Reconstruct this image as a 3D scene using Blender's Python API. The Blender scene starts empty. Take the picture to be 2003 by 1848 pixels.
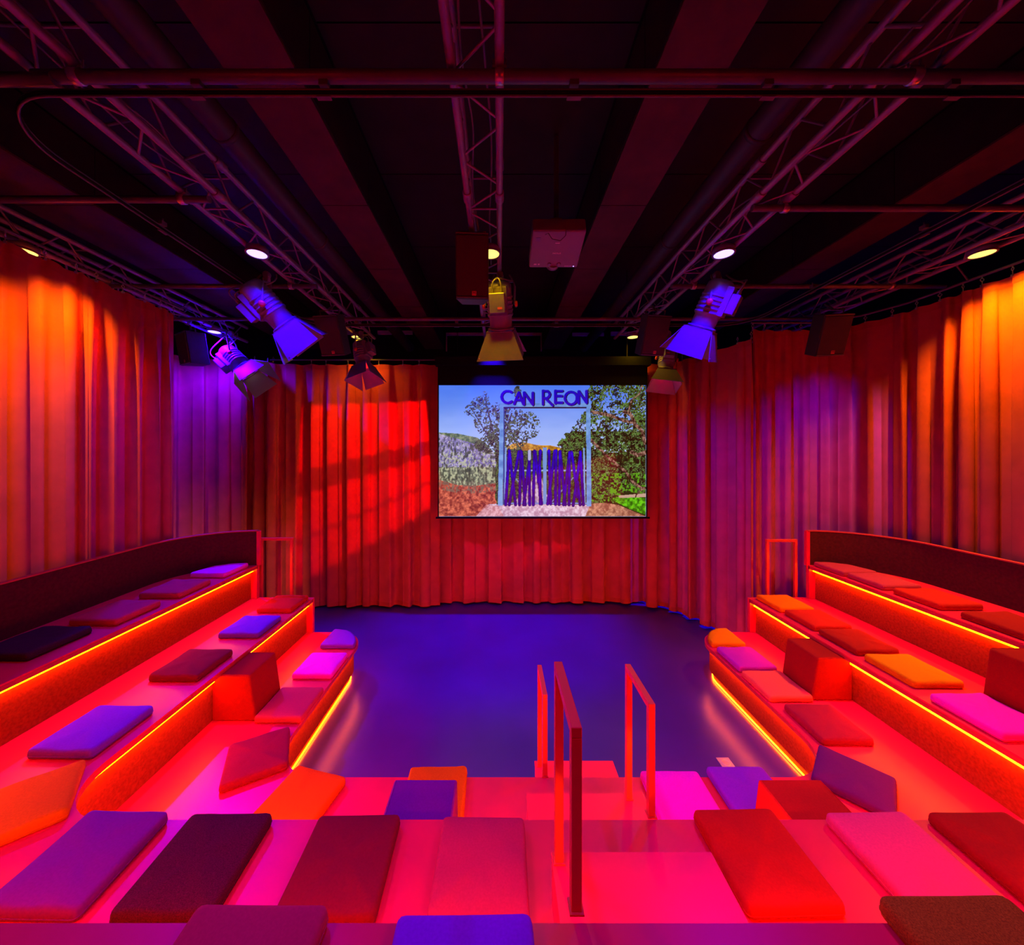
import bpy, bmesh, math, random
import numpy as np
from mathutils import Vector, Matrix

random.seed(7)
SC = bpy.context.scene
COL = SC.collection

# ------------------------------------------------------------------ camera, world, exposure
W_PX, H_PX, F_PX = 2003, 1848, 710.0
VX, VY = 977.0, 885.0            # where the room's long axis vanishes in the photograph
EYE = 2.67
cam = bpy.data.cameras.new('camera')
cam.sensor_fit = 'HORIZONTAL'; cam.sensor_width = 36.0
cam.lens = 36.0 * F_PX / W_PX
cam.shift_x = (W_PX / 2 - VX) / W_PX
cam.shift_y = (VY - H_PX / 2) / W_PX
cam.clip_start = 0.02; cam.clip_end = 100
camo = bpy.data.objects.new('camera', cam); COL.objects.link(camo)
camo.location = (0, 0, EYE); camo.rotation_euler = (math.pi / 2, 0, 0)
SC.camera = camo

wd = bpy.data.worlds.new('world'); SC.world = wd; wd.use_nodes = True
wd.node_tree.nodes['Background'].inputs[0].default_value = (0.02, 0.004, 0.006, 1)
wd.node_tree.nodes['Background'].inputs[1].default_value = 0.0

vs = SC.view_settings
vs.view_transform = 'Standard'; vs.look = 'None'; vs.gamma = 1; vs.use_curve_mapping = False
vs.exposure = 0.0

BLUE = (0.035, 0.0, 1.0)
YEL = (1.0, 0.52, 0.0)
AMBER = (1.0, 0.125, 0.0)
RED = (1.0, 0.004, 0.0)
DOWN_BLUE_W, DOWN_YEL_W = 330.0, 110.0
LED_STRENGTH = 76.0

def at(px, py, e):
    """pixel on a horizontal plane e metres below the eye (negative: above) -> (x, y)"""
    Y = F_PX * e / (py - VY)
    return ((px - VX) * Y / F_PX, Y)

# ------------------------------------------------------------------ materials
MATS = {}
def mat(name, col, rough=0.6, metal=0.0, spec=0.4, var=0.12, scale=30, bump=0.0, bscale=200, coat=0.0,
        sheen=0.0, trans=0.0, emit=None, estr=0.0, stretch=None):
    m = bpy.data.materials.new(name); m.use_nodes = True
    nt = m.node_tree; N = nt.nodes; L = nt.links
    b = N['Principled BSDF']
    b.inputs['Roughness'].default_value = rough
    b.inputs['Metallic'].default_value = metal
    b.inputs['Specular IOR Level'].default_value = spec
    if coat: b.inputs['Coat Weight'].default_value = coat; b.inputs['Coat Roughness'].default_value = 0.25
    if sheen: b.inputs['Sheen Weight'].default_value = sheen; b.inputs['Sheen Roughness'].default_value = 0.5
    tc = N.new('ShaderNodeTexCoord')
    src = tc.outputs['Object']
    if stretch:
        mp = N.new('ShaderNodeMapping'); mp.inputs['Scale'].default_value = stretch
        L.new(src, mp.inputs[0]); src = mp.outputs[0]
    nz = N.new('ShaderNodeTexNoise'); nz.inputs['Scale'].default_value = scale; nz.inputs['Detail'].default_value = 5
    L.new(src, nz.inputs['Vector'])
    rp = N.new('ShaderNodeValToRGB')
    c = np.array(col)
    rp.color_ramp.elements[0].position = 0.3; rp.color_ramp.elements[1].position = 0.7
    rp.color_ramp.elements[0].color = (*(c * (1 - var)), 1); rp.color_ramp.elements[1].color = (*np.minimum(c * (1 + var), 1), 1)
    L.new(nz.outputs['Fac'], rp.inputs[0]); L.new(rp.outputs[0], b.inputs['Base Color'])
    if bump:
        n2 = N.new('ShaderNodeTexNoise'); n2.inputs['Scale'].default_value = bscale; n2.inputs['Detail'].default_value = 3
        L.new(src, n2.inputs['Vector'])
        bp = N.new('ShaderNodeBump'); bp.inputs['Strength'].default_value = bump; bp.inputs['Distance'].default_value = 0.004
        L.new(n2.outputs['Fac'], bp.inputs['Height']); L.new(bp.outputs[0], b.inputs['Normal'])
    if emit:
        b.inputs['Emission Color'].default_value = (*emit, 1); b.inputs['Emission Strength'].default_value = estr
    if trans:
        tr = N.new('ShaderNodeBsdfTranslucent'); L.new(rp.outputs[0], tr.inputs['Color'])
        mx = N.new('ShaderNodeMixShader'); mx.inputs[0].default_value = trans
        out = N['Material Output']
        L.new(b.outputs[0], mx.inputs[1]); L.new(tr.outputs[0], mx.inputs[2]); L.new(mx.outputs[0], out.inputs['Surface'])
    MATS[name] = m
    return m

mat('red_paint', (0.80, 0.008, 0.055), rough=0.36, spec=0.35, var=0.06, scale=3, bump=0.03, bscale=60)
mat('red_carpet', (0.36, 0.042, 0.008), rough=0.95, spec=0.1, var=0.22, scale=55, bump=0.5, bscale=420)
mat('red_fascia', (0.55, 0.025, 0.035), rough=0.5, var=0.08, scale=6)
mat('red_felt', (0.085, 0.004, 0.010), rough=0.95, spec=0.15, var=0.2, scale=40, bump=0.3, bscale=500)
mat('red_steel', (0.78, 0.035, 0.030), rough=0.35, spec=0.5, var=0.04, scale=8)
mat('led', (0.9, 0.6, 0.3), emit=AMBER, estr=LED_STRENGTH, var=0)
mat('curtain', (0.55, 0.060, 0.080), rough=0.85, spec=0.15, var=0.10, scale=5, bump=0.10, bscale=700, trans=0.28)
mat('curtain_hem', (0.50, 0.055, 0.07), rough=0.85, spec=0.15, var=0.08, scale=6, trans=0.22)
mat('floor', (0.045, 0.010, 0.19), rough=0.28, spec=0.5, var=0.12, scale=1.6, bump=0.02, bscale=25)
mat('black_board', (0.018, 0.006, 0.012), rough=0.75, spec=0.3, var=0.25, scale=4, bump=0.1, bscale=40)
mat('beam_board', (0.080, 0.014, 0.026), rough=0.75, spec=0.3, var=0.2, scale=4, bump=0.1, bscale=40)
mat('black_wall', (0.012, 0.010, 0.012), rough=0.9, spec=0.1, var=0.2, scale=3)
mat('black_steel', (0.10, 0.085, 0.10), rough=0.42, spec=0.55, var=0.15, scale=12)
mat('truss_steel', (0.26, 0.18, 0.30), rough=0.42, spec=0.55, metal=0.3, var=0.15, scale=12)
mat('zinc', (0.62, 0.58, 0.60), rough=0.35, metal=0.8, var=0.1, scale=30)
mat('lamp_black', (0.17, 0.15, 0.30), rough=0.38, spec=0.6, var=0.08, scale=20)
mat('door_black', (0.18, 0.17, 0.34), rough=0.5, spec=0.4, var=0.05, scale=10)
mat('cable_black', (0.14, 0.13, 0.15), rough=0.4, spec=0.6, var=0.05, scale=20)
mat('speaker_black', (0.035, 0.028, 0.030), rough=0.6, var=0.1, scale=30)
mat('grille', (0.06, 0.040, 0.045), rough=0.8, var=0.4, scale=420)
mat('logo_red', (0.7, 0.12, 0.14), rough=0.5, var=0.02, scale=5)
mat('projector_white', (0.22, 0.20, 0.26), rough=0.5, var=0.03, scale=8)
mat('print_pale', (0.9, 0.85, 0.9), rough=0.5, var=0.0)
mat('screen_black', (0.006, 0.006, 0.010), rough=0.85, spec=0.1, var=0.1, scale=20)
mat('pale_trim', (0.85, 0.83, 0.80), rough=0.6, var=0.05, scale=8)
mat('glass_dark', (0.02, 0.02, 0.03), rough=0.08, spec=0.8, var=0.0)
mat('knob_red', (0.55, 0.05, 0.04), rough=0.4, var=0.05)
mat('emit_blue', (0.8, 0.8, 1), emit=(0.45, 0.38, 1.0), estr=2.2, var=0)
mat('emit_yellow', (1, 0.9, 0.5), emit=(1.0, 0.85, 0.16), estr=1.6, var=0)
mat('emit_lamp', (1, 0.9, 0.7), emit=(1.0, 0.82, 0.4), estr=0.9, var=0)
mat('duct_black', (0.045, 0.020, 0.040), rough=0.5, var=0.15, scale=8)
mat('emit_red', (0.8, 0.1, 0.1), emit=(1.0, 0.03, 0.02), estr=0.5, var=0)
mat('floor_plate', (0.55, 0.45, 0.48), rough=0.35, metal=0.5, var=0.05)

def fabric(name, col, weave=0.12, scale=60):
    return mat('fabric_' + name, col, rough=0.95, spec=0.12, var=weave, scale=scale, bump=0.12, bscale=700)

# ------------------------------------------------------------------ mesh helpers
class MB:
    def __init__(s): s.v = []; s.f = []; s.smooth = []
    def add(s, vs_, fs_, M=None, smooth=False):
        o = len(s.v)
        for p in vs_:
            s.v.append(tuple(M @ Vector(p)) if M is not None else tuple(p))
        for f in fs_:
            s.f.append([i + o for i in f]); s.smooth.append(smooth)
        return s
    def box(s, c, d, M=None):
        x, y, z = d[0] / 2, d[1] / 2, d[2] / 2
        vv = [(c[0] + i * x, c[1] + j * y, c[2] + k * z) for i in (-1, 1) for j in (-1, 1) for k in (-1, 1)]
        ff = [(0, 1, 3, 2), (4, 6, 7, 5), (0, 4, 5, 1), (2, 3, 7, 6), (0, 2, 6, 4), (1, 5, 7, 3)]
        return s.add(vv, ff, M)
    def tube(s, pts, r, n=8, M=None, cap=True):
        pts = [Vector(p) for p in pts]
        vv, ff = [], []
        up = None
        for i, p in enumerate(pts):
            t = (pts[min(i + 1, len(pts) - 1)] - pts[max(i - 1, 0)])
            if t.length < 1e-9: t = Vector((0, 0, 1))
            t.normalize()
            if up is None:
                up = Vector((0, 0, 1)) if abs(t.z) < 0.9 else Vector((1, 0, 0))
            a = up - t * up.dot(t)
            if a.length < 1e-5: a = t.orthogonal()
            a.normalize(); up = a
            b = t.cross(a)
            for k in range(n):
                q = 2 * math.pi * k / n
                vv.append(p + (a * math.cos(q) + b * math.sin(q)) * r)
        for i in range(len(pts) - 1):
            for k in range(n):
                k2 = (k + 1) % n
                ff.append((i * n + k, i * n + k2, (i + 1) * n + k2, (i + 1) * n + k))
        s.add(vv, ff, M, smooth=True)
        if cap:
            s.add(vv[:n], [tuple(range(n))[::-1]], M); s.add(vv[-n:], [tuple(range(n))], M)
        return s
    def lathe(s, prof, n=20, M=None, smooth=True, caps=True):
        vv, ff = [], []
        for (r, z) in prof:
            for k in range(n):
                q = 2 * math.pi * k / n
                vv.append((r * math.cos(q), r * math.sin(q), z))
        for i in range(len(prof) - 1):
            for k in range(n):
                k2 = (k + 1) % n
                ff.append((i * n + k, i * n + k2, (i + 1) * n + k2, (i + 1) * n + k))
        s.add(vv, ff, M, smooth)
        if caps: s.add(vv[:n], [tuple(range(n))[::-1]], M); s.add(vv[-n:], [tuple(range(n))], M)
        return s
    def slab(s, poly, z0, z1, M=None):
        n = len(poly)
        vv = [(x, y, z1) for x, y in poly] + [(x, y, z0) for x, y in poly]
        ff = [tuple(range(n)), tuple(range(2 * n - 1, n - 1, -1))]
        for i in range(n):
            j = (i + 1) % n
            ff.append((i, i + n, j + n, j))
        return s.add(vv, ff, M)
    def mesh(s, name):
        me = bpy.data.meshes.new(name)
        me.from_pydata(s.v, [], s.f)
        me.polygons.foreach_set('use_smooth', s.smooth)
        me.update()
        return me
    def build(s, name, m, parent=None, loc=None, bevel=0.0, seg=2):
        me = s.mesh(name)
        bm = bmesh.new(); bm.from_mesh(me)
        if bevel:
            bmesh.ops.remove_doubles(bm, verts=bm.verts, dist=1e-6)
            bmesh.ops.bevel(bm, geom=list(bm.edges), offset=bevel, segments=seg, profile=0.6, affect='EDGES')
        bmesh.ops.recalc_face_normals(bm, faces=bm.faces)
        bm.to_mesh(me); bm.free()
        return obj(name, me, m, parent, loc)

def obj(name, me, m=None, parent=None, loc=None):
    o = bpy.data.objects.new(name, me); COL.objects.link(o)
    if m and me.materials.__len__() == 0: me.materials.append(MATS[m] if isinstance(m, str) else m)
    if parent: o.parent = parent
    if loc: o.location = loc
    return o
def tag(o, label=None, cat=None, group=None, kind=None):
    if label: o['label'] = label
    if cat: o['category'] = cat
    if group: o['group'] = group
    if kind: o['kind'] = kind
    return o
def thing(name, label, cat, loc=(0, 0, 0), group=None):
    o = bpy.data.objects.new(name, None); COL.objects.link(o)
    o.empty_display_size = 0.1
    o.location = loc
    return tag(o, label, cat, group)
def arc(cx, cy, r, a0, a1, n):
    return [(cx + r * math.cos(math.radians(a0 + (a1 - a0) * i / n)), cy + r * math.sin(math.radians(a0 + (a1 - a0) * i / n))) for i in range(n + 1)]
def text_mesh(txt, size, M, name, m, parent, extr=0.0006):
    cu = bpy.data.curves.new('txt', 'FONT'); cu.body = txt; cu.size = size; cu.align_x = 'CENTER'; cu.align_y = 'CENTER'; cu.extrude = extr
    to = bpy.data.objects.new('txt', cu)
    me = bpy.data.meshes.new_from_object(to)
    bpy.data.objects.remove(to)
    me.transform(M); me.materials.clear()
    return obj(name, me, m, parent)

# ------------------------------------------------------------------ levels and plan of the seating
H = 0.42
Z1, Z2, Z3 = H, 2 * H, 3 * H
E0, E1, E2, E3 = EYE, EYE - Z1, EYE - Z2, EYE - Z3
NOSE = {1: dict(xl=-1.655, xr=2.42, y=2.516, R=0.40), 2: dict(xl=-2.335, xr=3.13, y=1.81, R=0.35),
        3: dict(xl=-3.03, xr=3.87, y=1.088, R=0.35)}
YEND = 4.55
XBL, XBR, YBK = -3.73, 4.60, 0.37        # inner faces of the backrest
YB = 0.37

def nose_path(k, off=0.0, tip=True):
    d = NOSE[k]; xl, xr, y, R = d['xl'] - off, d['xr'] + off, d['y'] - off, d['R'] + off
    p = []
    if k == 1:
        rt = 0.36 - 0.0
        p += [(-2.335 - 0.05, YEND - off)] + arc(xl - 0.0 - rt + 0, YEND - off - rt, rt, 90, 0, 8)
    else:
        p += [(xl, YEND)]
    p += arc(xl + R, y + R, R, 180, 270, 8)
    p += arc(xr - R, y + R, R, 270, 360, 8)
    if k == 1:
        p += arc(xr + rt, YEND - off - rt, rt, 180, 90, 8) + [(3.13 + 0.05, YEND - off)]
    else:
        p += [(xr, YEND)]
    return p
def resample(p, step=0.10):
    q = [p[0]]
    for a, b in zip(p[:-1], p[1:]):
        L = math.hypot(b[0] - a[0], b[1] - a[1]); n = max(1, int(L / step))
        for i in range(1, n + 1): q.append((a[0] + (b[0] - a[0]) * i / n, a[1] + (b[1] - a[1]) * i / n))
    return q
def offset_path(p, off):
    out = []
    for i in range(len(p)):
        a = p[max(i - 1, 0)]; b = p[min(i + 1, len(p) - 1)]
        tx, ty = b[0] - a[0], b[1] - a[1]; L = math.hypot(tx, ty) or 1
        out.append((p[i][0] + ty / L * off, p[i][1] - tx / L * off))
    return out
def ribbon(p, z0, z1, thick):
    """closed wall of given thickness following path p (thickness to the outside of the U)"""
    q = offset_path(p, thick)
    mb = MB(); n = len(p)
    vv = [(x, y, z0) for x, y in p] + [(x, y, z1) for x, y in p] + [(x, y, z0) for x, y in q] + [(x, y, z1) for x, y in q]
    ff = []
    for i in range(n - 1):
        ff += [(i, i + 1, n + i + 1, n + i), (2 * n + i, 3 * n + i, 3 * n + i + 1, 2 * n + i + 1),
               (n + i, n + i + 1, 3 * n + i + 1, 3 * n + i), (i, 2 * n + i, 2 * n + i + 1, i + 1)]
    ff += [(0, n, 3 * n, 2 * n), (n - 1, 3 * n - 1, 4 * n - 1, 2 * n - 1)]
    mb.add(vv, ff, smooth=False)
    return mb

# outer line of tier 3 = the line of the backrest (curves in at the far ends)
rb = 0.70
back_path = [(-3.03, YEND)] + arc(-3.03, YEND - rb, rb, 90, 180, 12) + arc(XBL + 0.3, YBK + 0.3, 0.3, 180, 270, 6) + \
            arc(XBR - 0.3, YBK + 0.3, 0.3, 270, 360, 6) + arc(3.90, YEND - rb, rb, 0, 90, 12) + [(3.87, YEND)]

# ------------------------------------------------------------------ the room
def struct(name, mb, m, parent=None, **k):
    o = mb.build(name, m, parent, **k)
    if parent is None: o['kind'] = 'structure'
    return o
XW0, XW1, YW0, YW1, ZC = -6.6, 7.2, -2.6, 8.6, EYE + 3.0
struct('floor', MB().box(((XW0 + XW1) / 2, (YW0 + YW1) / 2, -0.05), (XW1 - XW0, YW1 - YW0, 0.1)), 'floor')
struct('wall_left', MB().box((XW0 - 0.05, (YW0 + YW1) / 2, ZC / 2), (0.1, YW1 - YW0, ZC)), 'black_wall')
struct('wall_right', MB().box((XW1 + 0.05, (YW0 + YW1) / 2, ZC / 2), (0.1, YW1 - YW0, ZC)), 'black_wall')
struct('wall_back', MB().box(((XW0 + XW1) / 2, YW1 + 0.05, ZC / 2), (XW1 - XW0, 0.1, ZC)), 'black_wall')
struct('wall_front', MB().box(((XW0 + XW1) / 2, YW0 - 0.05, ZC / 2), (XW1 - XW0, 0.1, ZC)), 'black_wall')
ceil = struct('ceiling', MB().box(((XW0 + XW1) / 2, (YW0 + YW1) / 2, ZC + 0.1), (XW1 - XW0, YW1 - YW0, 0.1)), 'black_wall')
HB = 2.45
beams = [(-1.95 * HB, -1.64 * HB), (-0.717 * HB, -0.533 * HB), (0.409 * HB, 0.595 * HB), (1.60 * HB, 1.79 * HB)]
for a, b in beams:
    y0 = YW0
    ends = [YW0, 0.1, 1.29, 2.49, 3.60, 4.85, 6.1, 7.35, YW1]
    core = MB().box(((a + b) / 2, (YW0 + YW1) / 2, EYE + HB + (ZC - EYE - HB) / 2 + 0.03), (b - a - 0.02, YW1 - YW0, ZC - EYE - HB - 0.02)).build('beam', 'black_wall', ceil)
    for p, q in zip(ends[:-1], ends[1:]):
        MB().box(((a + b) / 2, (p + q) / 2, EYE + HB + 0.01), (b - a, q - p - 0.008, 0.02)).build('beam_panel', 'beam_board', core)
        for x in (a + 0.004, b - 0.004):
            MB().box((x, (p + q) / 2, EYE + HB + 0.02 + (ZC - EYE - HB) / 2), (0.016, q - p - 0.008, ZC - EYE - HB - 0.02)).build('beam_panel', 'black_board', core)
xs = [XW0] + [v for ab in beams for v in ab] + [XW1]
ys = [YW0, -0.25, 1.15, 2.55, 3.94, 5.33, 6.72, 7.8, YW1]
for i in range(0, len(xs), 2):
    x0, x1 = xs[i] + 0.02, xs[i + 1] - 0.02
    for p, q in zip(ys[:-1], ys[1:]):
        MB().box(((x0 + x1) / 2, (p + q) / 2, ZC + 0.035), (x1 - x0, q - p - 0.012, 0.03)).build('ceiling_panel', 'black_board', ceil)
# pale strips and frame high on the wall behind the curtains
def pale(i, x0, x1, h0, h1, y=8.54):
    t = MB().box(((x0 + x1) / 2, y, EYE + (h0 + h1) / 2), (x1 - x0, 0.05, h1 - h0)).build('trim_%d' % i, 'pale_trim')
    t['kind'] = 'structure'
for i, (px0, px1, py0, py1) in enumerate([(872, 1060, 650, 655), (872, 874, 655, 686), (1058, 1060, 655, 686), (1120, 1182, 650, 656), (738, 806, 646, 653), (650, 692, 644, 653), (1196, 1236, 648, 655)]):
    s = 8.5 / F_PX
    pale(i + 1, (px0 - VX) * s, (px1 - VX) * s, (VY - py1) * s, (VY - py0) * s)

# ------------------------------------------------------------------ seating tiers
def tier(k, label):
    z = k * H; zb = z - H
    d = NOSE[k]
    t = thing('seating_tier', label, 'bench', ((d['xl'] + d['xr']) / 2, d['y'], zb))
    t.location = (0, 0, 0)
    inner = nose_path(k)
    if k < 3:
        outer = nose_path(k + 1, 0.09)
        if k == 1: outer = [p for p in outer]
        outer[0] = (outer[0][0], YEND); outer[-1] = (outer[-1][0], YEND)
    else:
        outer = back_path
    poly = inner + outer[::-1]
    # drop coincident neighbours
    cl = [poly[0]]
    for p in poly[1:]:
        if math.hypot(p[0] - cl[-1][0], p[1] - cl[-1][1]) > 1e-4: cl.append(p)
    if math.hypot(cl[0][0] - cl[-1][0], cl[0][1] - cl[-1][1]) < 1e-4: cl.pop()
    MB().slab(cl, z - 0.012, z).build('tread', 'red_paint', t)
    p = resample(inner)
    ribbon(p, z - 0.045, z - 0.013, 0.022).build('fascia', 'red_fascia', t)
    rec = 0.075 if k > 1 else 0.050
    pr = offset_path(p, rec)
    zlow = zb if k > 1 else 0.10
    ribbon(pr, zlow + 0.001, z - 0.013, 0.02).build('riser', 'red_carpet', t)
    zl = z - {1: 0.050, 2: 0.064, 3: 0.060}[k]; zh = {1: 0.010, 2: 0.023, 3: 0.015}[k]
    ribbon(offset_path(p, rec - 0.028), zl - zh, zl, 0.008).build('led_strip', 'led', t)
    ribbon(offset_path(p, rec - 0.029), zl + 0.0005, z - 0.0135, 0.010).build('led_channel', 'red_fascia', t)
    if k == 1:
        pk = offset_path(p, 0.105)
        ribbon(pk, 0.001, 0.10, 0.02).build('kickboard', 'red_carpet', t)
        ribbon(offset_path(p, 0.066), 0.088, 0.100, 0.009).build('kick_trim', 'red_steel', t)
        ribbon(offset_path(p, 0.078), 0.012, 0.022, 0.008).build('led_strip', 'led', t)
    else:
        for s, x0, x1 in ((-1, d['xl'], NOSE[k + 1]['xl'] - 0.1 if k < 3 else XBL + 0.68), (1, d['xr'], NOSE[k + 1]['xr'] + 0.1 if k < 3 else XBR - 0.68)):
            xa, xb_ = sorted((x0 - s * 0.002, x1))
            MB().box(((xa + xb_) / 2, YEND + 0.016, z / 2 + 0.002), (xb_ - xa, 0.03, z + 0.004)).build('end_panel', 'red_paint', t, bevel=0.002, seg=1)
            MB().box((x0 + s * 0.040, YEND - 0.008, (zb + z) / 2 - 0.006), (0.080, 0.014, H - 0.016)).build('end_post', 'red_paint', t)
    if k == 3:
        bp = resample(back_path, 0.14)
        ribbon(bp, Z3 - 0.10, Z3 + 0.42, 0.035).build('backrest', 'red_felt', t)
        ribbon(offset_path(bp, -0.004), Z3 + 0.4205, Z3 + 0.432, 0.043).build('backrest_cap', 'red_fascia', t)
        # closing skirt behind
        for s, x in ((-1, -3.03), (1, 3.87)):
            MB().box((x, YEND + 0.016, Z3 + 0.21), (0.045, 0.034, 0.43)).build('end_post', 'red_paint', t)
    return t
tier(1, 'lowest red seating tier in a U around the purple floor')
tier(2, 'middle red seating tier between the lowest and the topmost one')
tier(3, 'topmost red seating tier with the felt backrest')

# stair blocks
def stair_block(label, x0, x1, y0, y1, zb, z):
    t = thing('stair_block', label, 'step', ((x0 + x1) / 2, (y0 + y1) / 2, zb), 'half-height stair blocks on the tiers')
    MB().box((0, 0, (z - zb - 0.014) / 2), (x1 - x0 - 0.008, y1 - y0 - 0.006, z - zb - 0.014)).build('body', 'red_paint', t)
    MB().box((0, 0, z - zb - 0.007), (x1 - x0, y1 - y0, 0.014)).build('tread', 'red_paint', t, bevel=0.002, seg=1)
stair_block('red stair block on the middle tier against the topmost riser', 0.208, 0.86, 1.0895, 1.474, Z2, Z2 + H / 2)
stair_block('red stair block on the lowest tier against the middle riser', 0.16, 0.86, 1.812, 2.175, Z1, Z1 + H / 2)
stair_block('red stair block on the purple floor against the lowest riser', 0.278, 0.905, 2.518, 2.90, 0, H / 2)

# handrails: flat red steel frames
def handrail(label, p0, z0, p1, z1, ztop, w=0.033):
    t = thing('handrail', label, 'handrail', ((p0[0] + p1[0]) / 2, (p0[1] + p1[1]) / 2, min(z0, z1)))
    ox, oy, oz = t.location
    dx, dy = p1[0] - p0[0], p1[1] - p0[1]; L = math.hypot(dx, dy)
    ang = math.atan2(dy, dx)
    for (p, z) in ((p0, z0), (p1, z1)):
        M = Matrix.Translation((p[0] - ox, p[1] - oy, 0)) @ Matrix.Rotation(ang, 4, 'Z')
        MB().box((0, 0, (z + ztop - w) / 2 - oz), (w, w, ztop - z - w), M).build('post', 'red_steel', t, bevel=0.002, seg=1)
        MB().box((0, 0, z + 0.003 - oz), (w + 0.012, w + 0.012, 0.006), M).build('foot_plate', 'red_steel', t)
    M = Matrix.Translation((0, 0, ztop - w / 2 - oz)) @ Matrix.Rotation(ang, 4, 'Z')
    MB().box((0, 0, 0), (L + w, w, w), M).build('top_bar', 'red_steel', t, bevel=0.002, seg=1)
handrail('red steel handrail rising from the topmost tier edge', (0.236, 1.125), Z3, (0.236, 1.445), Z2 + H / 2, Z3 + 0.57)
handrail('red steel handrail rising from the middle tier edge', (0.765, 1.835), Z2, (0.765, 2.150), Z1 + H / 2, Z2 + 0.57)
handrail('red steel handrail rising from the lowest tier edge', (0.317, 2.535), Z1, (0.317, 2.86), H / 2, Z1 + 0.57)
handrail('red handrail frame behind the tier end in front of the red back curtain', (-2.66, YEND + 0.10), 0, (-3.05, YEND + 0.10), 0, EYE - 1.09)
handrail('red handrail frame behind the tier ends in front of the purple-lit curtain', (3.43, YEND + 0.10), 0, (3.79, YEND + 0.10), 0, EYE - 1.11)

# ------------------------------------------------------------------ cushions
CS = 0.395; CT = 0.058
def pad_mesh(poly, t, name, puff=0.010, seed=0):
    """cushion over a convex outline: rounded edges, slightly domed and dented top"""
    rnd = random.Random(seed)
    cx = sum(p[0] for p in poly) / len(poly); cy = sum(p[1] for p in poly) / len(poly)
    pts = []
    n = len(poly)
    for i in range(n):      # rounded corners + subdivided edges
        a, b, c = poly[i - 1], poly[i], poly[(i + 1) % n]
        va = Vector((a[0] - b[0], a[1] - b[1])); vc = Vector((c[0] - b[0], c[1] - b[1]))
        r = min(0.022, va.length * 0.3, vc.length * 0.3)
        p0 = Vector(b) + va.normalized() * r; p2 = Vector(b) + vc.normalized() * r
        for k in range(4):
            u = k / 3; pts.append(((1 - u) ** 2 * p0 + 2 * u * (1 - u) * Vector(b) + u * u * p2)[:])
        m = max(0, int(vc.length / 0.06))
        q0 = p2; q1 = Vector(c) - vc.normalized() * r
        for k in range(1, m): pts.append((q0 + (q1 - q0) * k / m)[:])
    N = len(pts)
    rings = [(0.010, 0.0), (0.002, 0.006), (0.0, 0.018), (-0.001, t * 0.5), (0.0, t - 0.018), (0.004, t - 0.006), (0.013, t)]
    for s in (0.10, 0.30, 0.6): rings.append((s, t + puff * min(1, s * 2.4)))
    vv, ff = [], []
    for (ins, z) in rings:
        for (x, y) in pts:
            d = math.hypot(x - cx, y - cy)
            f = 1 - (ins / d if ins < 0.05 else ins)
            zz = z
            if z > t * 0.9: zz += 0.004 * math.sin(x * 23 + seed) * math.sin(y * 19 + seed * 2)
            vv.append((cx + (x - cx) * f, cy + (y - cy) * f, zz))
    for i in range(len(rings) - 1):
        for k in range(N):
            k2 = (k + 1) % N
            ff.append((i * N + k, i * N + k2, (i + 1) * N + k2, (i + 1) * N + k))
    c0 = len(vv); vv.append((cx, cy, t + puff))
    for k in range(N): ff.append(((len(rings) - 1) * N + k, (len(rings) - 1) * N + (k + 1) % N, c0))
    ff.append(tuple(range(N))[::-1])
    mb = MB().add(vv, ff, smooth=True)
    seam = MB().tube([(x, y, t * 0.34) for x, y in pts] + [(*pts[0], t * 0.34)], 0.0028, 5, cap=False)
    return mb.mesh(name), seam.mesh(name + '_seam')
SQ = [(-CS / 2, -CS / 2), (CS / 2, -CS / 2), (CS / 2, CS / 2), (-CS / 2, CS / 2)]
FAB = {}
def fab(key, col, **k):
    if key not in FAB: FAB[key] = fabric(key, col, **k)
    return FAB[key]
PAL = {
 'violet': (0.24, 0.010, 0.52), 'deepviolet': (0.13, 0.004, 0.12), 'orchid': (0.52, 0.006, 0.42), 'purple': (0.20, 0.006, 0.22), 'magenta': (0.90, 0.006, 0.62), 'pink': (0.80, 0.05, 0.16),
 'rose': (0.52, 0.025, 0.065), 'maroon': (0.20, 0.004, 0.020), 'darkred': (0.34, 0.006, 0.006), 'red': (0.58, 0.012, 0.008),
 'orange': (0.95, 0.15, 0.0), 'mustard': (0.75, 0.20, 0.0), 'brown': (0.36, 0.13, 0.006), 'plum': (0.075, 0.004, 0.022),
 'coral': (0.85, 0.08, 0.06), 'darkplum': (0.045, 0.004, 0.024), 'blue': (0.16, 0.012, 0.50), 'wine': (0.34, 0.006, 0.030),
}
CUSH_N = [0]
def cushion(label, colr, z, x, y, rot=0.0, poly=None, group=None, tint=1.0):
    CUSH_N[0] += 1
    me, sm = pad_mesh(poly or SQ, CT, 'seat_cushion', seed=CUSH_N[0] * 1.7)
    weave = 0.40 if colr in ('brown', 'plum', 'darkplum') else 0.07
    m = fab(colr, PAL[colr], weave=weave, scale=260 if weave > 0.3 else 120)
    rnd = random.Random(CUSH_N[0])
    rz = math.radians(rot + rnd.uniform(-1.2, 1.2))
    o = obj('seat_cushion', me, m, None, (x, y, z + 0.0005))
    o.rotation_euler = (0, 0, rz)
    tag(o, label, 'cushion', group or 'loose seat cushions on the tiers')
    obj('seam', sm, m, o)
    return o
HC = CS / 2
xl3, xl2, xl1 = -3.085 - HC, -2.375 - HC, -1.665 - HC
xr3, xr2, xr1 = 3.925 + HC, 3.20 + HC, 2.45 + HC
LS, RS = 'on the side with the violet curtain', 'on the side with the yellow-lit curtain'
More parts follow.
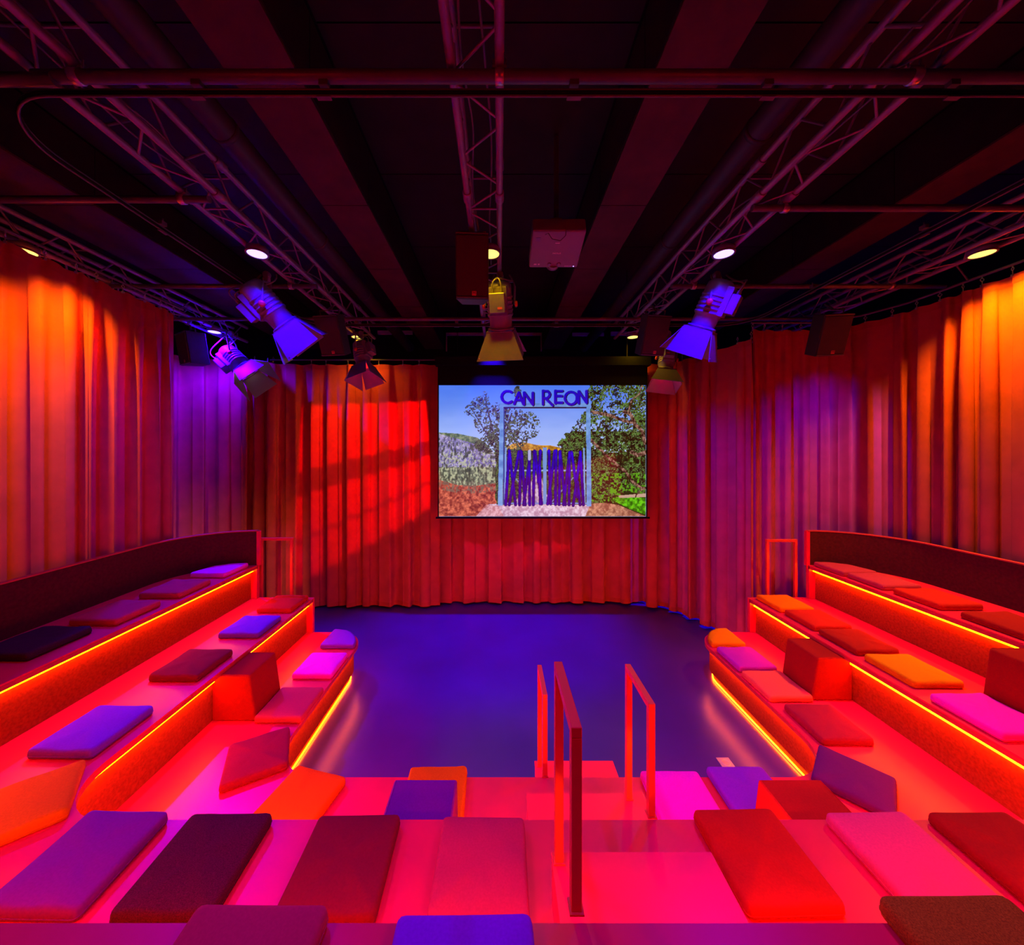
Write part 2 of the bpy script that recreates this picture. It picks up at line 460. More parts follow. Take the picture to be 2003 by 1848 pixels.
# quarter-round cushions
QL1 = [(-HC, -HC)] + [(-HC + CS * 0.98 * math.cos(a), -HC + CS * 0.95 * math.sin(a)) for a in [i * math.pi / 2 / 7 for i in range(8)]]
QR1 = [(-p[0], p[1]) for p in QL1][::-1]
QL3 = [(HC, -HC), (HC, HC)] + [(HC - CS * math.sin(a), -HC + CS * math.cos(a)) for a in [i * math.pi / 2 / 7 for i in range(1, 8)]]
QR3 = [(-p[0], p[1]) for p in QL3][::-1]
# --- side with the violet curtain: top tier
cushion('quarter-round magenta cushion at the far end of the topmost tier beside the handrail frame', 'magenta', Z3, xl3, 4.27, poly=QL3)
cushion('wine cushion on the topmost tier next to the quarter-round magenta one', 'rose', Z3, xl3, 3.69)
cushion('rose cushion on the topmost tier beside the blackish plum one', 'rose', Z3, xl3 - 0.02, 3.14)
cushion('blackish plum cushion on the topmost tier against the backrest', 'darkplum', Z3, xl3 - 0.09, 2.64)
# middle tier
cushion('red cushion at the end of the middle tier beside the blue one', 'red', Z2, xl2, 4.325)
cushion('blue cushion on the middle tier beside the red end cushion', 'blue', Z2, xl2, 3.76)
cushion('maroon cushion on the middle tier behind the sloped red backrest block', 'maroon', Z2, xl2 - 0.03, 3.085)
cushion('blue-violet cushion on the middle tier above the rounded corner', 'blue', Z2, xl2 - 0.05, 2.355)
cushion('ochre cushion turned askew in the corner of the middle tier', 'mustard', Z2, -2.43, 1.835, rot=-50)
# lowest tier
cushion('quarter-round violet cushion on the rounded tip of the lowest tier', 'violet', Z1, xl1 + 0.005, 4.345, poly=QL1)
cushion('magenta cushion on the lowest tier next to the quarter-round violet one', 'magenta', Z1, xl1, 3.79)
cushion('rose cushion on the lowest tier in front of the sloped red backrest block', 'rose', Z1, xl1 + 0.022, 3.205)
cushion('wine cushion turned askew in the corner of the lowest tier', 'wine', Z1, -1.765, 2.65, rot=29)
# near side of the U: lowest tier
cushion('bright orange cushion slightly askew on the lowest tier', 'orange', Z1, -1.275, 2.315, rot=-13)
cushion('mustard cushion in front of the purple backrest block', 'mustard', Z1, -0.42, 2.345)
cushion('magenta cushion on the lowest tier beside the handrail', 'magenta', Z1, 1.165, 2.31)
cushion('violet cushion in front of the red backrest block', 'violet', Z1, 1.64, 2.345)
# near side: middle tier
cushion('purple cushion on the middle tier beside the ochre one', 'purple', Z2, -1.835, 1.605)
cushion('blackish plum woven cushion on the middle tier', 'plum', Z2, -1.312, 1.593)
cushion('dark maroon cushion on the middle tier beside the woven plum one', 'maroon', Z2, -0.68, 1.585)
cushion('rose cushion on the middle tier beside the stair block', 'rose', Z2, -0.08, 1.575)
cushion('red cushion on the middle tier at the other side of the stair block', 'red', Z2, 1.162, 1.615)
cushion('pink cushion on the middle tier between two red ones', 'pink', Z2, 1.806, 1.60)
cushion('dark red cushion on the middle tier beyond the pink one', 'darkred', Z2, 2.31, 1.60)
# near side: top tier
cushion('dusty rose cushion on the edge of the topmost tier', 'rose', Z3, -0.708, 0.895)
cushion('violet velvet cushion on the edge of the topmost tier beside the tall handrail', 'violet', Z3, -0.10, 0.872)
cushion('brown tweed cushion on the edge of the topmost tier', 'brown', Z3, 1.355, 0.918)
# --- side with the yellow-lit curtain: lowest tier
cushion('quarter-round orange cushion on the rounded tip of the lowest tier', 'mustard', Z1, xr1 - 0.005, 4.375, poly=QR1)
cushion('purple cushion on the lowest tier next to the quarter-round orange one', 'orchid', Z1, xr1, 3.905)
cushion('coral pink cushion in front of the sloped dark red backrest block', 'coral', Z1, xr1 - 0.018, 3.46)
cushion('maroon cushion on the lowest tier near the rounded corner', 'wine', Z1, xr1 + 0.03, 2.975)
cushion('plum cushion turned askew in the corner of the lowest tier', 'deepviolet', Z1, 2.40, 2.46, rot=-46)
# middle tier
cushion('orange cushion at the end of the middle tier', 'orange', Z2, xr2, 4.335)
cushion('brick red cushion on the middle tier next to the orange end cushion', 'red', Z2, xr2 + 0.015, 3.905)
cushion('dark red cushion on the middle tier behind the sloped backrest block', 'darkred', Z2, xr2 + 0.01, 3.46)
cushion('ochre cushion on the middle tier between the dark red and magenta ones', 'mustard', Z2, xr2 + 0.01, 3.005)
cushion('magenta cushion on the middle tier in front of a red backrest block', 'magenta', Z2, xr2 - 0.028, 2.485)
# top tier
cushion('quarter-round red cushion at the far end of the topmost tier', 'rose', Z3, 3.90 + HC, 4.315, poly=QR3)
cushion('dusty mauve cushion on the topmost tier next to the quarter-round red one', 'rose', Z3, xr3 - 0.01, 3.895)
cushion('red cushion on the topmost tier beside the dusty mauve one', 'red', Z3, xr3, 3.43)
cushion('dark red cushion on the topmost tier beyond the plain red one', 'darkred', Z3, xr3, 2.90)

# backrest blocks
def block(label, colr, z, x, y, rot):
    """sloped block: vertical back at +x side, sloped face towards -x (local)"""
    w, t, hgt, L = 0.37, 0.315, 0.385, 0.36
    prof = [(-w / 2, 0), (w / 2, 0), (w / 2, hgt), (w / 2 - t, hgt)]
    vv = [(px, -L / 2, pz) for px, pz in prof] + [(px, L / 2, pz) for px, pz in prof]
    ff = [(0, 1, 2, 3), (7, 6, 5, 4), (0, 4, 5, 1), (1, 5, 6, 2), (2, 6, 7, 3), (3, 7, 4, 0)]
    m = fab(colr, PAL[colr])
    o = MB().add(vv, ff).build('backrest_block', m, None, (x, y, z + 0.001), bevel=0.018, seg=3)
    for p in o.data.polygons: p.use_smooth = True
    o.rotation_euler = (0, 0, math.radians(rot))
    tag(o, label, 'backrest', 'sloped backrest blocks on the tiers')
    e = 0.0015
    for y_ in (-L / 2 + 0.012, L / 2 - 0.012):
        MB().tube([(w / 2 - t + 0.012, y_, hgt - 0.002 + e), (w / 2 - 0.014, y_, hgt - 0.002 + e)], 0.003, 5).build('seam', m, o)
block('sloped red backrest block on the lowest tier behind the rose cushion', 'darkred', Z1, -2.222, 3.215, 180)
block('sloped dark red backrest block on the lowest tier behind the coral cushion', 'darkred', Z1, 3.018, 3.47, 0)
block('sloped red backrest block on the middle tier behind the magenta cushion', 'darkred', Z2, 3.755, 2.51, 0)
block('purple backrest block on the lowest tier behind the mustard cushion', 'purple', Z1, -0.42, 1.945, -90)
block('red backrest block on the lowest tier behind the violet cushion', 'red', Z1, 1.655, 1.945, -90)

# floor socket plate
fx, fy = at(1420, 1493, E0)
t = thing('floor_socket', 'small pale square socket plate let into the purple floor', 'socket', (fx, fy, 0))
MB().box((0, 0, 0.003), (0.11, 0.11, 0.006)).build('plate', 'floor_plate', t, bevel=0.0015, seg=1)
MB().lathe([(0.034, 0.006), (0.034, 0.009), (0.026, 0.0095), (0.026, 0.008)], 16).build('lid', 'zinc', t)

# ------------------------------------------------------------------ curtains
def smooth_path(pts, step=0.02):
    P = [Vector((*p, 0)) for p in pts]
    if len(P) > 2:
        out = []
        Q = [P[0] * 2 - P[1]] + P + [P[-1] * 2 - P[-2]]
        for i in range(1, len(Q) - 2):
            for k in range(24):
                u = k / 24
                a, b, c, d = Q[i - 1], Q[i], Q[i + 1], Q[i + 2]
                out.append(0.5 * ((2 * b) + (c - a) * u + (2 * a - 5 * b + 4 * c - d) * u * u + (3 * b - a - 3 * c + d) * u ** 3))
        out.append(P[-1]); P = out
    L = [0]
    for a, b in zip(P[:-1], P[1:]): L.append(L[-1] + (b - a).length)
    n = max(2, int(L[-1] / step))
    res = []; j = 0
    for i in range(n + 1):
        s = L[-1] * i / n
        while j < len(P) - 2 and L[j + 1] < s: j += 1
        u = (s - L[j]) / max(1e-9, L[j + 1] - L[j])
        p = P[j].lerp(P[j + 1], u); tt = (P[j + 1] - P[j]).normalized()
        res.append((s, p, tt))
    return res
hook_me = None
def hook_mesh():
    mb = MB()
    mb.tube([(0.010 * math.sin(a), 0, 0.040 + 0.010 * math.cos(a)) for a in [i * math.pi / 4 for i in range(9)]], 0.0028, 5, cap=False)
    mb.tube([(0, 0, 0.030), (0, 0, 0.004)], 0.003, 5)
    mb.box((0, 0, -0.002), (0.016, 0.012, 0.014))
    mb.tube([(0, 0, 0.048), (0, 0, 0.062)], 0.004, 5)
    me = mb.mesh('curtain_hook'); me.materials.append(MATS['zinc']); return me
def curtain(label, pts, ztop, zbot=0.03, lam=0.25, amp=0.055, seed=1, hooks=True, flip=1, group='stage curtains round the room', sharp=0.5):
    rnd = random.Random(seed)
    S = smooth_path(pts, 0.0165)
    Ltot = S[-1][0]
    nf = max(2, round(Ltot / lam)); 
    # fold boundaries with irregular widths
    w = [rnd.uniform(0.72, 1.32) for _ in range(nf)]; sw = sum(w); b = [0]
    for v in w: b.append(b[-1] + v / sw * Ltot)
    amps = [amp * rnd.uniform(0.65, 1.25) for _ in range(nf)]
    drift = [rnd.uniform(-0.35, 0.35) for _ in range(nf)]
    skew = [rnd.choice((-1, 1, 1)) * rnd.uniform(0.45, 0.95) for _ in range(nf)]
    nz = 22
    zs = [ztop - (ztop - zbot) * (i / nz) for i in range(nz + 1)]
    vv = []
    for iz, z in enumerate(zs):
        d = iz / nz
        for (s, p, t_) in S:
            i = 0
            # shift the fold phase slowly with height so folds lean a little
            k = min(nf - 1, max(0, next((q for q in range(nf) if b[q + 1] >= s), nf - 1)))
            u = (s - b[k]) / (b[k + 1] - b[k])
            edge = math.sin(math.pi * u) ** 0.5 if 0 < u < 1 else 0
            u2 = u + drift[k] * 0.16 * d * math.sin(math.pi * u)
            ph = 2 * math.pi * u2
            a = amps[k] * edge ** 0.4 + 1e-9
            grow = 0.50 + 0.50 * min(1, d * 5)
            asym = math.sin(ph + skew[k] * math.sin(ph)) 
            val = a * grow * (asym * 0.78 + 0.22 * math.sin(2 * ph + skew[k] * 6) * min(1, d * 3))
            tang = -0.34 * a * grow * math.sin(2 * ph) * sharp * 2
            nrm = Vector((t_.y, -t_.x, 0)) * flip
            q = p + nrm * val + t_ * tang
            zz = z
            if iz == 0: zz = z - 0.016 * math.sin(math.pi * u) ** 2
            if iz == nz: zz = z + 0.018 * (val / amp) * 0.5
            vv.append((q.x, q.y, zz))
    n = len(S); ff = []
    for iz in range(nz):
        for k in range(n - 1):
            ff.append((iz * n + k, iz * n + k + 1, (iz + 1) * n + k + 1, (iz + 1) * n + k))
    c = S[len(S) // 2][1]
    t = thing('curtain', label, 'curtain', (0, 0, 0), group)
    MB().add(vv, ff, smooth=True).build('cloth', 'curtain', t)
    # heading band and bottom hem follow the cloth
    def band(z_hi, z_lo, row_a, row_b, name):
        bv = []
        for zz in (z_hi, z_lo):
            f = (ztop - zz) / (ztop - zbot) * nz; i0 = min(nz - 1, int(f)); fr = f - i0
            for k in range(n):
                A = Vector(vv[i0 * n + k]); B = Vector(vv[(i0 + 1) * n + k]); P_ = A.lerp(B, fr)
                t_ = S[k][2]; nrm = Vector((t_.y, -t_.x, 0)) * flip
                bv.append(P_ + nrm * 0.004)
        bf = [(k, k + 1, n + k + 1, n + k) for k in range(n - 1)]
        MB().add(bv, bf, smooth=True).build(name, 'curtain_hem', t)
    band(ztop - 0.002, ztop - 0.085, 0, 1, 'heading_band')
    band(zbot + 0.075, zbot + 0.004, nz - 1, nz, 'hem')
    if hooks:
        global hook_me
        if hook_me is None: hook_me = hook_mesh()
        for k in range(nf + 1):
            s = b[k]; j = min(len(S) - 1, int(s / Ltot * (len(S) - 1)))
            p = S[j][1]
            h = obj('curtain_hook', hook_me, None, t, (p.x, p.y, ztop - 0.006))
            h.rotation_euler = (0, 0, rnd.uniform(0, 3))
            h.scale = (1.4, 1.4, 1.4)
    return t
ZS = EYE + 1.66; ZBK = EYE + 1.52
curtain('long orange-red curtain behind the backrest, glowing yellow near its top hooks', [(-3.88, -1.2), (-3.88, 4.32)], ZS, lam=0.215, amp=0.075, seed=3, flip=1)
curtain('violet-lit curtain hanging in the corner behind the tier ends', [(-5.9, 5.0), (-5.6, 5.75), (-4.9, 6.25), (-4.02, 6.45)], EYE + 1.62, lam=0.34, amp=0.11, seed=5)
curtain('red back curtain with orange streaks beside the projection screen', [(-3.92, 6.14), (-3.3, 6.24), (-2.2, 6.25), (-1.02, 6.25)], ZBK, lam=0.33, amp=0.095, seed=8)
curtain('red curtain hanging behind and below the projection screen', [(-1.06, 6.40), (2.58, 6.40)], ZBK, lam=0.42, amp=0.09, seed=12)
curtain('narrow dark red curtain curving away from the projection screen', [(2.52, 6.25), (2.85, 6.14), (3.12, 5.70), (3.26, 5.25), (3.33, 4.80)], ZBK, lam=0.30, amp=0.09, seed=15)
curtain('long curtain behind the backrest, purple at its end and yellow along the side', [(3.42, 4.90), (3.85, 4.92), (4.25, 4.88), (4.62, 4.65), (4.77, 4.25), (4.78, 3.4), (4.78, 1.5), (4.78, -1.2)], ZS, lam=0.215, amp=0.075, seed=21)

# ------------------------------------------------------------------ pipes, trusses, tracks
def tubes(name, m, parent, lines, r, n=10):
    for a, b in lines:
        a = Vector(a); b = Vector(b)
        o = MB().tube([(0, 0, 0), (0, 0, (b - a).length)], r, n).build(name, m, parent, a)
        o.rotation_euler = (b - a).to_track_quat('Z', 'Y').to_euler()
brace_cache = {}
def brace(parent, a, b, r=0.0085):
    a = Vector(a); b = Vector(b); L = round((b - a).length, 4)
    if (L, r) not in brace_cache:
        me = MB().tube([(0, 0, 0), (0, 0, L)], r, 6, cap=False).mesh('brace'); me.materials.append(MATS['truss_steel'])
        brace_cache[(L, r)] = me
    o = obj('brace', brace_cache[(L, r)], None, parent, a)
    o.rotation_euler = (b - a).to_track_quat('Z', 'Y').to_euler()
HT = 1.92; TS = 0.24; RT = 0.024
def truss(label, xc, y0, y1, pitch=0.255):
    t = thing('lighting_truss', label, 'truss', (xc, y0, EYE + HT), 'black box trusses under the ceiling')
    Ly = y1 - y0; s = TS / 2
    for (x, z) in ((-s, 0), (s, 0), (-s, TS), (s, TS)):
        tubes('chord', 'truss_steel', t, [((x, 0, z), (x, Ly, z))], RT, 12)
    n = int(Ly / pitch)
    for i in range(n):
        ya, yb = i * pitch + 0.02, (i + 1) * pitch - 0.02
        e = 1 if i % 2 == 0 else -1
        brace(t, (-s * e, ya, 0), (s * e, yb, 0))            # bottom face
        brace(t, (-s, ya, TS if e > 0 else 0), (-s, yb, 0 if e > 0 else TS))
        brace(t, (s, ya, 0 if e > 0 else TS), (s, yb, TS if e > 0 else 0))
        if i % 4 == 3:
            brace(t, (-s, yb, 0), (s, yb, 0)); brace(t, (-s, yb, TS), (s, yb, TS))
    # connecting plates and bolts where sections join
    for yj in (2.72 - y0, 5.4 - y0):
        if 0.3 < yj < Ly - 0.2:
            for (x, z) in ((-s, 0), (s, 0), (-s, TS), (s, TS)):
                MB().lathe([(0.030, -0.05), (0.034, -0.045), (0.034, -0.008), (0.030, 0), (0.034, 0.008), (0.034, 0.045), (0.030, 0.05)], 12,
                           Matrix.Translation((x, yj, z)) @ Matrix.Rotation(math.pi / 2, 4, 'X')).build('coupler', 'truss_steel', t)
    return t
truss('black box truss above the middle of the room holding the speaker', -0.12, -1.2, 6.1)
truss('black box truss above the violet-side tiers with the blue downlight', -2.22, -1.2, 6.1)
truss('black box truss on the projector side with the white-blue downlight', 2.06, -1.2, 6.1)
truss('black box truss over the curtain with the yellow glow at its hooks', -4.50, -1.2, 6.3)
truss('black box truss over the yellow-lit curtain', 4.52, -1.2, 6.3)

def clamp(parent, p, axis='X'):
    """half coupler: band round the pipe with two bolts up to the truss tube"""
    R = Matrix.Translation(p) @ (Matrix.Rotation(math.pi / 2, 4, 'Y') if axis == 'X' else Matrix.Rotation(math.pi / 2, 4, 'X'))
    mb = MB().lathe([(0.030, -0.022), (0.0345, -0.020), (0.0345, 0.020), (0.030, 0.022)], 14, R)
    for s in (-1, 1):
        mb.tube([Vector(p) + Vector((s * 0.030, 0, 0.02)), Vector(p) + Vector((s * 0.030, 0, 0.085))], 0.005, 6)
    mb.box(Vector(p) + Vector((0, 0, 0.037)), (0.072, 0.03, 0.012))
    mb.build('pipe_clamp', 'zinc', parent)
HP = 1.866
def pipe(label, p0, p1, clamps=(), r=0.025):
    p0 = Vector(p0); p1 = Vector(p1)
    t = thing('scaffold_pipe', label, 'pipe', p0, 'black pipes clamped under the trusses')
    tubes('tube', 'black_steel', t, [((0, 0, 0), p1 - p0)], r, 14)
    for x in clamps: clamp(t, (x - p0.x, 0, 0))
    return t
Yp = F_PX * HP / (VY - 150)
pipe('long black pipe crossing the whole room above the curtain track', (-2.30, Yp, EYE + HP), (6.6, Yp, EYE + HP), (-2.10, 0.0, 2.06), r=0.029)
pipe('short black pipe coupled beside the rounded corner of the curtain track', (-6.3, Yp - 0.005, EYE + HP - 0.02), (-2.20, Yp - 0.005, EYE + HP - 0.02), (), r=0.029)
y2 = F_PX * HP / (VY - 390)
pipe('black pipe ending at a pink-lit clamp under the truss, over the orange-red curtain', (-6.3, y2, EYE + HP), (-2.14, y2, EYE + HP), (-2.34,))
y2 = F_PX * HP / (VY - 407)
pipe('black pipe running over the yellow-lit curtain from the projector-side truss', (1.93, y2, EYE + HP), (6.8, y2, EYE + HP), (2.18, 4.4))
y3 = F_PX * HP / (VY - 560)
pipe('far black pipe above the big blue-lit spotlight', (-4.7, y3, EYE + HP), (-2.05, y3, EYE + HP), (-4.38, -2.34))
pipe('far black pipe above the tilted speaker by the purple curtain', (1.93, y3, EYE + HP), (5.0, y3, EYE + HP), (2.18, 4.4))
y4 = F_PX * HP / (VY - 624)
pipe('black pipe crossing the room in front of the back curtains', (-4.6, y4, EYE + HP), (4.6, y4, EYE + HP), (-2.34, 2.18))
pipe('chrome rail carrying the red back curtain', (-3.95, 6.25, ZBK + 0.075), (-1.0, 6.25, ZBK + 0.075), (), r=0.013)
pipe('slim black rail over the curtain behind the screen', (-1.1, 6.40, ZBK + 0.075), (2.6, 6.40, ZBK + 0.075), (), r=0.013)

# curtain track loop: two thin rails with joint plates
t = thing('curtain_track', 'double curtain track looping round the room under the pipes', 'track', (0, 0, EYE + 1.80))
xL, xR, yN, yF = -2.69, 3.45, Yp, 5.09
rc = 0.45
loop = [(0.38, yF)] if False else []
loop = arc(xL + rc, yN + rc, rc, 270, 180, 12) + arc(xL + rc, yF - rc, rc, 180, 90, 12) + arc(xR - rc, yF - rc, rc, 90, 0, 12) + arc(xR - rc, yN + rc, rc, 0, -90, 12)
loop.append(loop[0])
for dz in (0.0, -0.030):
    MB().tube([(x, y, dz) for x, y in resample(loop, 0.5)], 0.0062, 8, cap=False).build('rail', 'black_steel', t)
MB().tube([(x, y, -0.015) for x, y in resample(loop, 0.5)], 0.010, 6, cap=False).build('web', 'black_wall', t)
for x, y, rz in [(-1.5, yN, 0), (-0.87, yN, 0), (0.37, yN, 0), (1.33, yN, 0), (2.25, yN, 0), (-2.0, yF, 0), (-0.6, yF, 0), (0.8, yF, 0), (2.2, yF, 0), (xL, 2.9, 90), (xL, 4.1, 90), (xR, 2.95, 90), (xR, 4.0, 90)]:
    M = Matrix.Translation((x, y, 0)) @ Matrix.Rotation(math.radians(rz), 4, 'Z')
    MB().box((0, 0, -0.040), (0.07, 0.022, 0.006), M).box((0, 0, 0.030), (0.045, 0.03, 0.03), M).tube([(0, 0, 0.02), (0, 0, 0.07)], 0.005, 6, M).build('bracket', 'black_steel', t)
for side, path in (('violet', [(-3.88, -1.2), (-3.88, 4.45)]), ('yellow', [(4.78, -1.2), (4.78, 4.25), (4.62, 4.65), (4.25, 4.9), (3.4, 4.9)])):
    t = thing('curtain_track', 'slim black track carrying the ' + ('orange-red curtain behind the backrest' if side == 'violet' else 'curtain that turns from yellow to purple'), 'track', (path[0][0], path[0][1], ZS + 0.09))
    o = Vector(t.location)
    MB().tube([(x - o.x, y - o.y, 0) for x, y in path], 0.014, 8).build('rail', 'black_steel', t)
    for i in range(4):
        MB().tube([(0, 1.0 + 1.3 * i, 0), ((-0.5 if side == 'violet' else -0.13), 1.0 + 1.3 * i, 0.17)], 0.008, 6).build('hanger', 'black_steel', t)
for label, x, y0, y1 in (('round dark ventilation duct beside the truss over the projector side', 1.93, -1.5, 8.3), ('round dark ventilation duct beside the truss over the violet-side tiers', -2.05, -1.5, 8.3)):
    t = thing('ventilation_duct', label, 'duct', (x, y0, EYE + 2.40), 'round ducts under the ceiling')
    n = 7; L = (y1 - y0) / n
    for i in range(n):
        MB().tube([(0, i * L + 0.003, 0), (0, (i + 1) * L - 0.003, 0)], 0.10, 18).build('duct_section', 'duct_black', t)
        MB().lathe([(0.10, -0.02), (0.106, -0.018), (0.106, 0.018), (0.10, 0.02)], 18, Matrix.Translation((0, i * L, 0)) @ Matrix.Rotation(math.pi / 2, 4, 'X')).build('joint_band', 'duct_black', t)

# ------------------------------------------------------------------ downlights
def downlight(x, y, color, label, k=1.0, cone=None, h=1.86):
    t = thing('downlight', label, 'lamp', (x, y, EYE + h), 'round downlights under the trusses')
    MB().lathe([(0.090, 0.006), (0.094, 0.008), (0.094, 0.05), (0.05, 0.075), (0.02, 0.08)], 24).build('housing', 'lamp_black', t)
    MB().lathe([(0.083, -0.004), (0.096, -0.006), (0.098, 0.004), (0.083, 0.004), (0.083, -0.004)], 24, caps=False).build('rim', 'lamp_black', t)
    MB().lathe([(0.002, -0.003), (0.082, -0.001), (0.082, 0.0035), (0.002, 0.0035)], 24).build('lens', 'emit_blue' if color == 'b' else 'emit_yellow', t)
    MB().tube([(-0.085, 0, 0.03), (-0.085, 0, 0.07), (0.085, 0, 0.07), (0.085, 0, 0.03)], 0.007, 6).build('bracket', 'lamp_black', t)
    li = bpy.data.lights.new('downlight', 'SPOT'); li.energy = k * (DOWN_BLUE_W if color == 'b' else DOWN_YEL_W)
    li.color = BLUE if color == 'b' else YEL
    li.spot_size = math.radians(cone or (104 if color == 'b' else 140)); li.spot_blend = 0.6 if color == 'b' else 0.9; li.shadow_soft_size = 0.06
    lo = bpy.data.objects.new('downlight_beam', li); COL.objects.link(lo); lo.parent = t; lo.location = (0, 0, -0.012)
    return t
Y1_, Y2_, Y0_ = 3.40, 5.85, 0.95
downlight(-4.26, Y1_ - 0.15, 'y', 'yellow downlight glowing behind the top of the orange-red curtain', 13, 112, 1.80)
downlight(-2.27, Y1_, 'b', 'blue downlight above the big spotlight with the open barn doors', 0.85, 128)
downlight(-0.085, Y1_, 'y', 'yellow downlight half hidden by the speaker on the middle truss', 0.5)
downlight(2.10, Y1_, 'b', 'white-blue downlight on the projector-side truss', 0.85, 128)
downlight(4.52, Y1_, 'y', 'yellow downlight under the truss above the yellow-lit curtain', 6, 104)
downlight(-4.40, 5.60, 'b', 'blue downlight in front of the violet corner curtain', 5.0, 150)
downlight(-2.29, Y2_, 'y', 'yellow downlight above the small yellow-lit spotlight')
downlight(-0.12, Y2_, 'b', 'blue downlight above the middle of the stage floor', 5.0, 62)
downlight(2.15, Y2_, 'y', 'yellow downlight beside the speaker next to the screen', 0.5)
downlight(4.62, Y2_, 'b', 'blue downlight shining through the purple curtain cloth', 8.0, 110)
downlight(-4.45, Y0_, 'b', 'blue downlight above the topmost tier behind the orange-red curtain', 0.3)
downlight(-2.27, Y0_, 'y', 'yellow downlight on the truss over the purple cushion', 0.3)
downlight(-0.12, Y0_, 'b', 'blue downlight on the middle truss over the topmost tier', 0.7)
downlight(2.10, Y0_, 'y', 'yellow downlight on the truss over the pink cushion', 0.35)
downlight(4.52, Y0_, 'b', 'blue downlight over the end of the yellow-lit curtain', 0.25)

# ------------------------------------------------------------------ stage spotlights with barn doors
def spotlight(label, hang, body, aim, scale=1.0, roll=0.0, flare=(28, 28, 28, 28), lamp=None, box_side=1):
    """hang: clamp point on the truss; body: centre of the lamp house; aim: beam direction"""
    hang = Vector(hang); body = Vector(body); aim = Vector(aim).normalized()
    t = thing('stage_spotlight', label, 'spotlight', hang)
    q = aim.to_track_quat('-Z', 'Y')
    B = Matrix.Translation(body - hang) @ q.to_matrix().to_4x4() @ Matrix.Rotation(math.radians(roll), 4, 'Z') @ Matrix.Scale(scale, 4)
    house = MB()
    house.lathe([(0.05, 0.27), (0.105, 0.255), (0.135, 0.22), (0.14, 0.10), (0.14, -0.10), (0.128, -0.11), (0.128, -0.22)], 20, B)
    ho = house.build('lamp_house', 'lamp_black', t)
    for k in range(5):
        MB().lathe([(0.14, -0.012), (0.147, -0.010), (0.147, 0.010), (0.14, 0.012)], 20, B @ Matrix.Translation((0, 0, 0.10 - k * 0.045))).build('cooling_rib', 'lamp_black', ho)
    # shoulder hood and connection box
    MB().box((0, 0.10 * box_side, 0.06), (0.20, 0.12, 0.30), B).build('hood', 'lamp_black', t, bevel=0.012, seg=2)
    cb = MB().box((0.0, 0.20 * box_side, 0.05), (0.17, 0.09, 0.20), B).build('connection_box', 'lamp_black', t, bevel=0.006, seg=1)
    MB().box((0.03, (0.2465) * box_side, 0.0), (0.05, 0.002, 0.022), B).build('label_plate', 'logo_red', cb)
    for sx in (-0.05, 0.05):
        MB().tube([(sx, 0.20 * box_side, 0.15), (sx, 0.20 * box_side, 0.19)], 0.014, 8, B).build('cable_gland', 'cable_black', cb)
    # front ring, lens, holder
    MB().lathe([(0.128, -0.22), (0.150, -0.222), (0.155, -0.235), (0.150, -0.25), (0.132, -0.25), (0.128, -0.22)], 24, B, caps=False).build('front_ring', 'lamp_black', t)
    MB().lathe([(0.002, -0.226), (0.07, -0.232), (0.126, -0.222), (0.126, -0.216), (0.002, -0.216)], 20, B).build('lens', (lamp or {}).get('lens', 'glass_dark'), t)
    MB().box((0, 0, -0.254), (0.30, 0.30, 0.008), B)
    fr = MB()
    for a, b_, c, d in ((0, 0.145, 0.31, 0.02), (0, -0.145, 0.31, 0.02), (0.145, 0, 0.02, 0.31), (-0.145, 0, 0.02, 0.31)):
        fr.box((a, b_, -0.256), (c, d, 0.012), B)
    fr.build('accessory_frame', 'lamp_black', t)
    # four leaves
    for k in range(4):
        R = B @ Matrix.Rotation(math.pi / 2 * k, 4, 'Z') @ Matrix.Translation((0, 0.150, -0.262)) @ Matrix.Rotation(math.radians(flare[k]), 4, 'X')
        w0, w1, L, th = 0.150, (0.265 if k % 2 == 0 else 0.20), 0.31, 0.003
        vv = [(-w0, -th, 0), (w0, -th, 0), (w1, -th, -L), (-w1, -th, -L), (-w0, th, 0), (w0, th, 0), (w1, th, -L), (-w1, th, -L)]
        ff = [(0, 3, 2, 1), (4, 5, 6, 7), (0, 1, 5, 4), (1, 2, 6, 5), (2, 3, 7, 6), (3, 0, 4, 7)]
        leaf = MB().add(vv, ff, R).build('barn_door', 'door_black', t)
        MB().tube([(-w0 * 0.8, 0, 0.004), (w0 * 0.8, 0, 0.004)], 0.006, 6, R).build('hinge', 'lamp_black', leaf)
        MB().tube([(w1 - 0.03, 0, -L + 0.03), (w1 - 0.03, 0.010, -L + 0.03)], 0.006, 6, R).build('rivet', 'zinc', leaf)
    # yoke: a bent flat bar from the two pivots up to the clamp
    px = (B @ Vector((0.165, 0, 0.02))); nx = (B @ Vector((-0.165, 0, 0.02)))
    top = Vector((0, 0, -0.06)); side = (px - nx).normalized() * 0.17 * scale
    MB().tube([px, px.lerp(top + side, 0.75), top + side * 0.9, top - side * 0.9, nx.lerp(top - side, 0.75), nx], 0.012 * scale, 6).build('yoke', 'lamp_black', t)
    for p_, s_ in ((px, 1), (nx, -1)):
        MB().lathe([(0.012, 0), (0.032, 0.004), (0.036, 0.02), (0.028, 0.034), (0.008, 0.036)], 12,
                   Matrix.Translation(p_) @ (px - nx).to_track_quat('Z' if s_ > 0 else '-Z', 'Y').to_matrix().to_4x4() @ Matrix.Scale(scale, 4)).build('tilt_knob', 'knob_red', t)
    MB().box((0, 0, -0.03), (0.05, 0.05, 0.06)).lathe([(0.028, -0.025), (0.036, -0.02), (0.036, 0.02), (0.028, 0.025)], 12, Matrix.Translation((0, 0, 0.02)) @ Matrix.Rotation(math.pi / 2, 4, 'X')).build('hook_clamp', 'lamp_black', t)
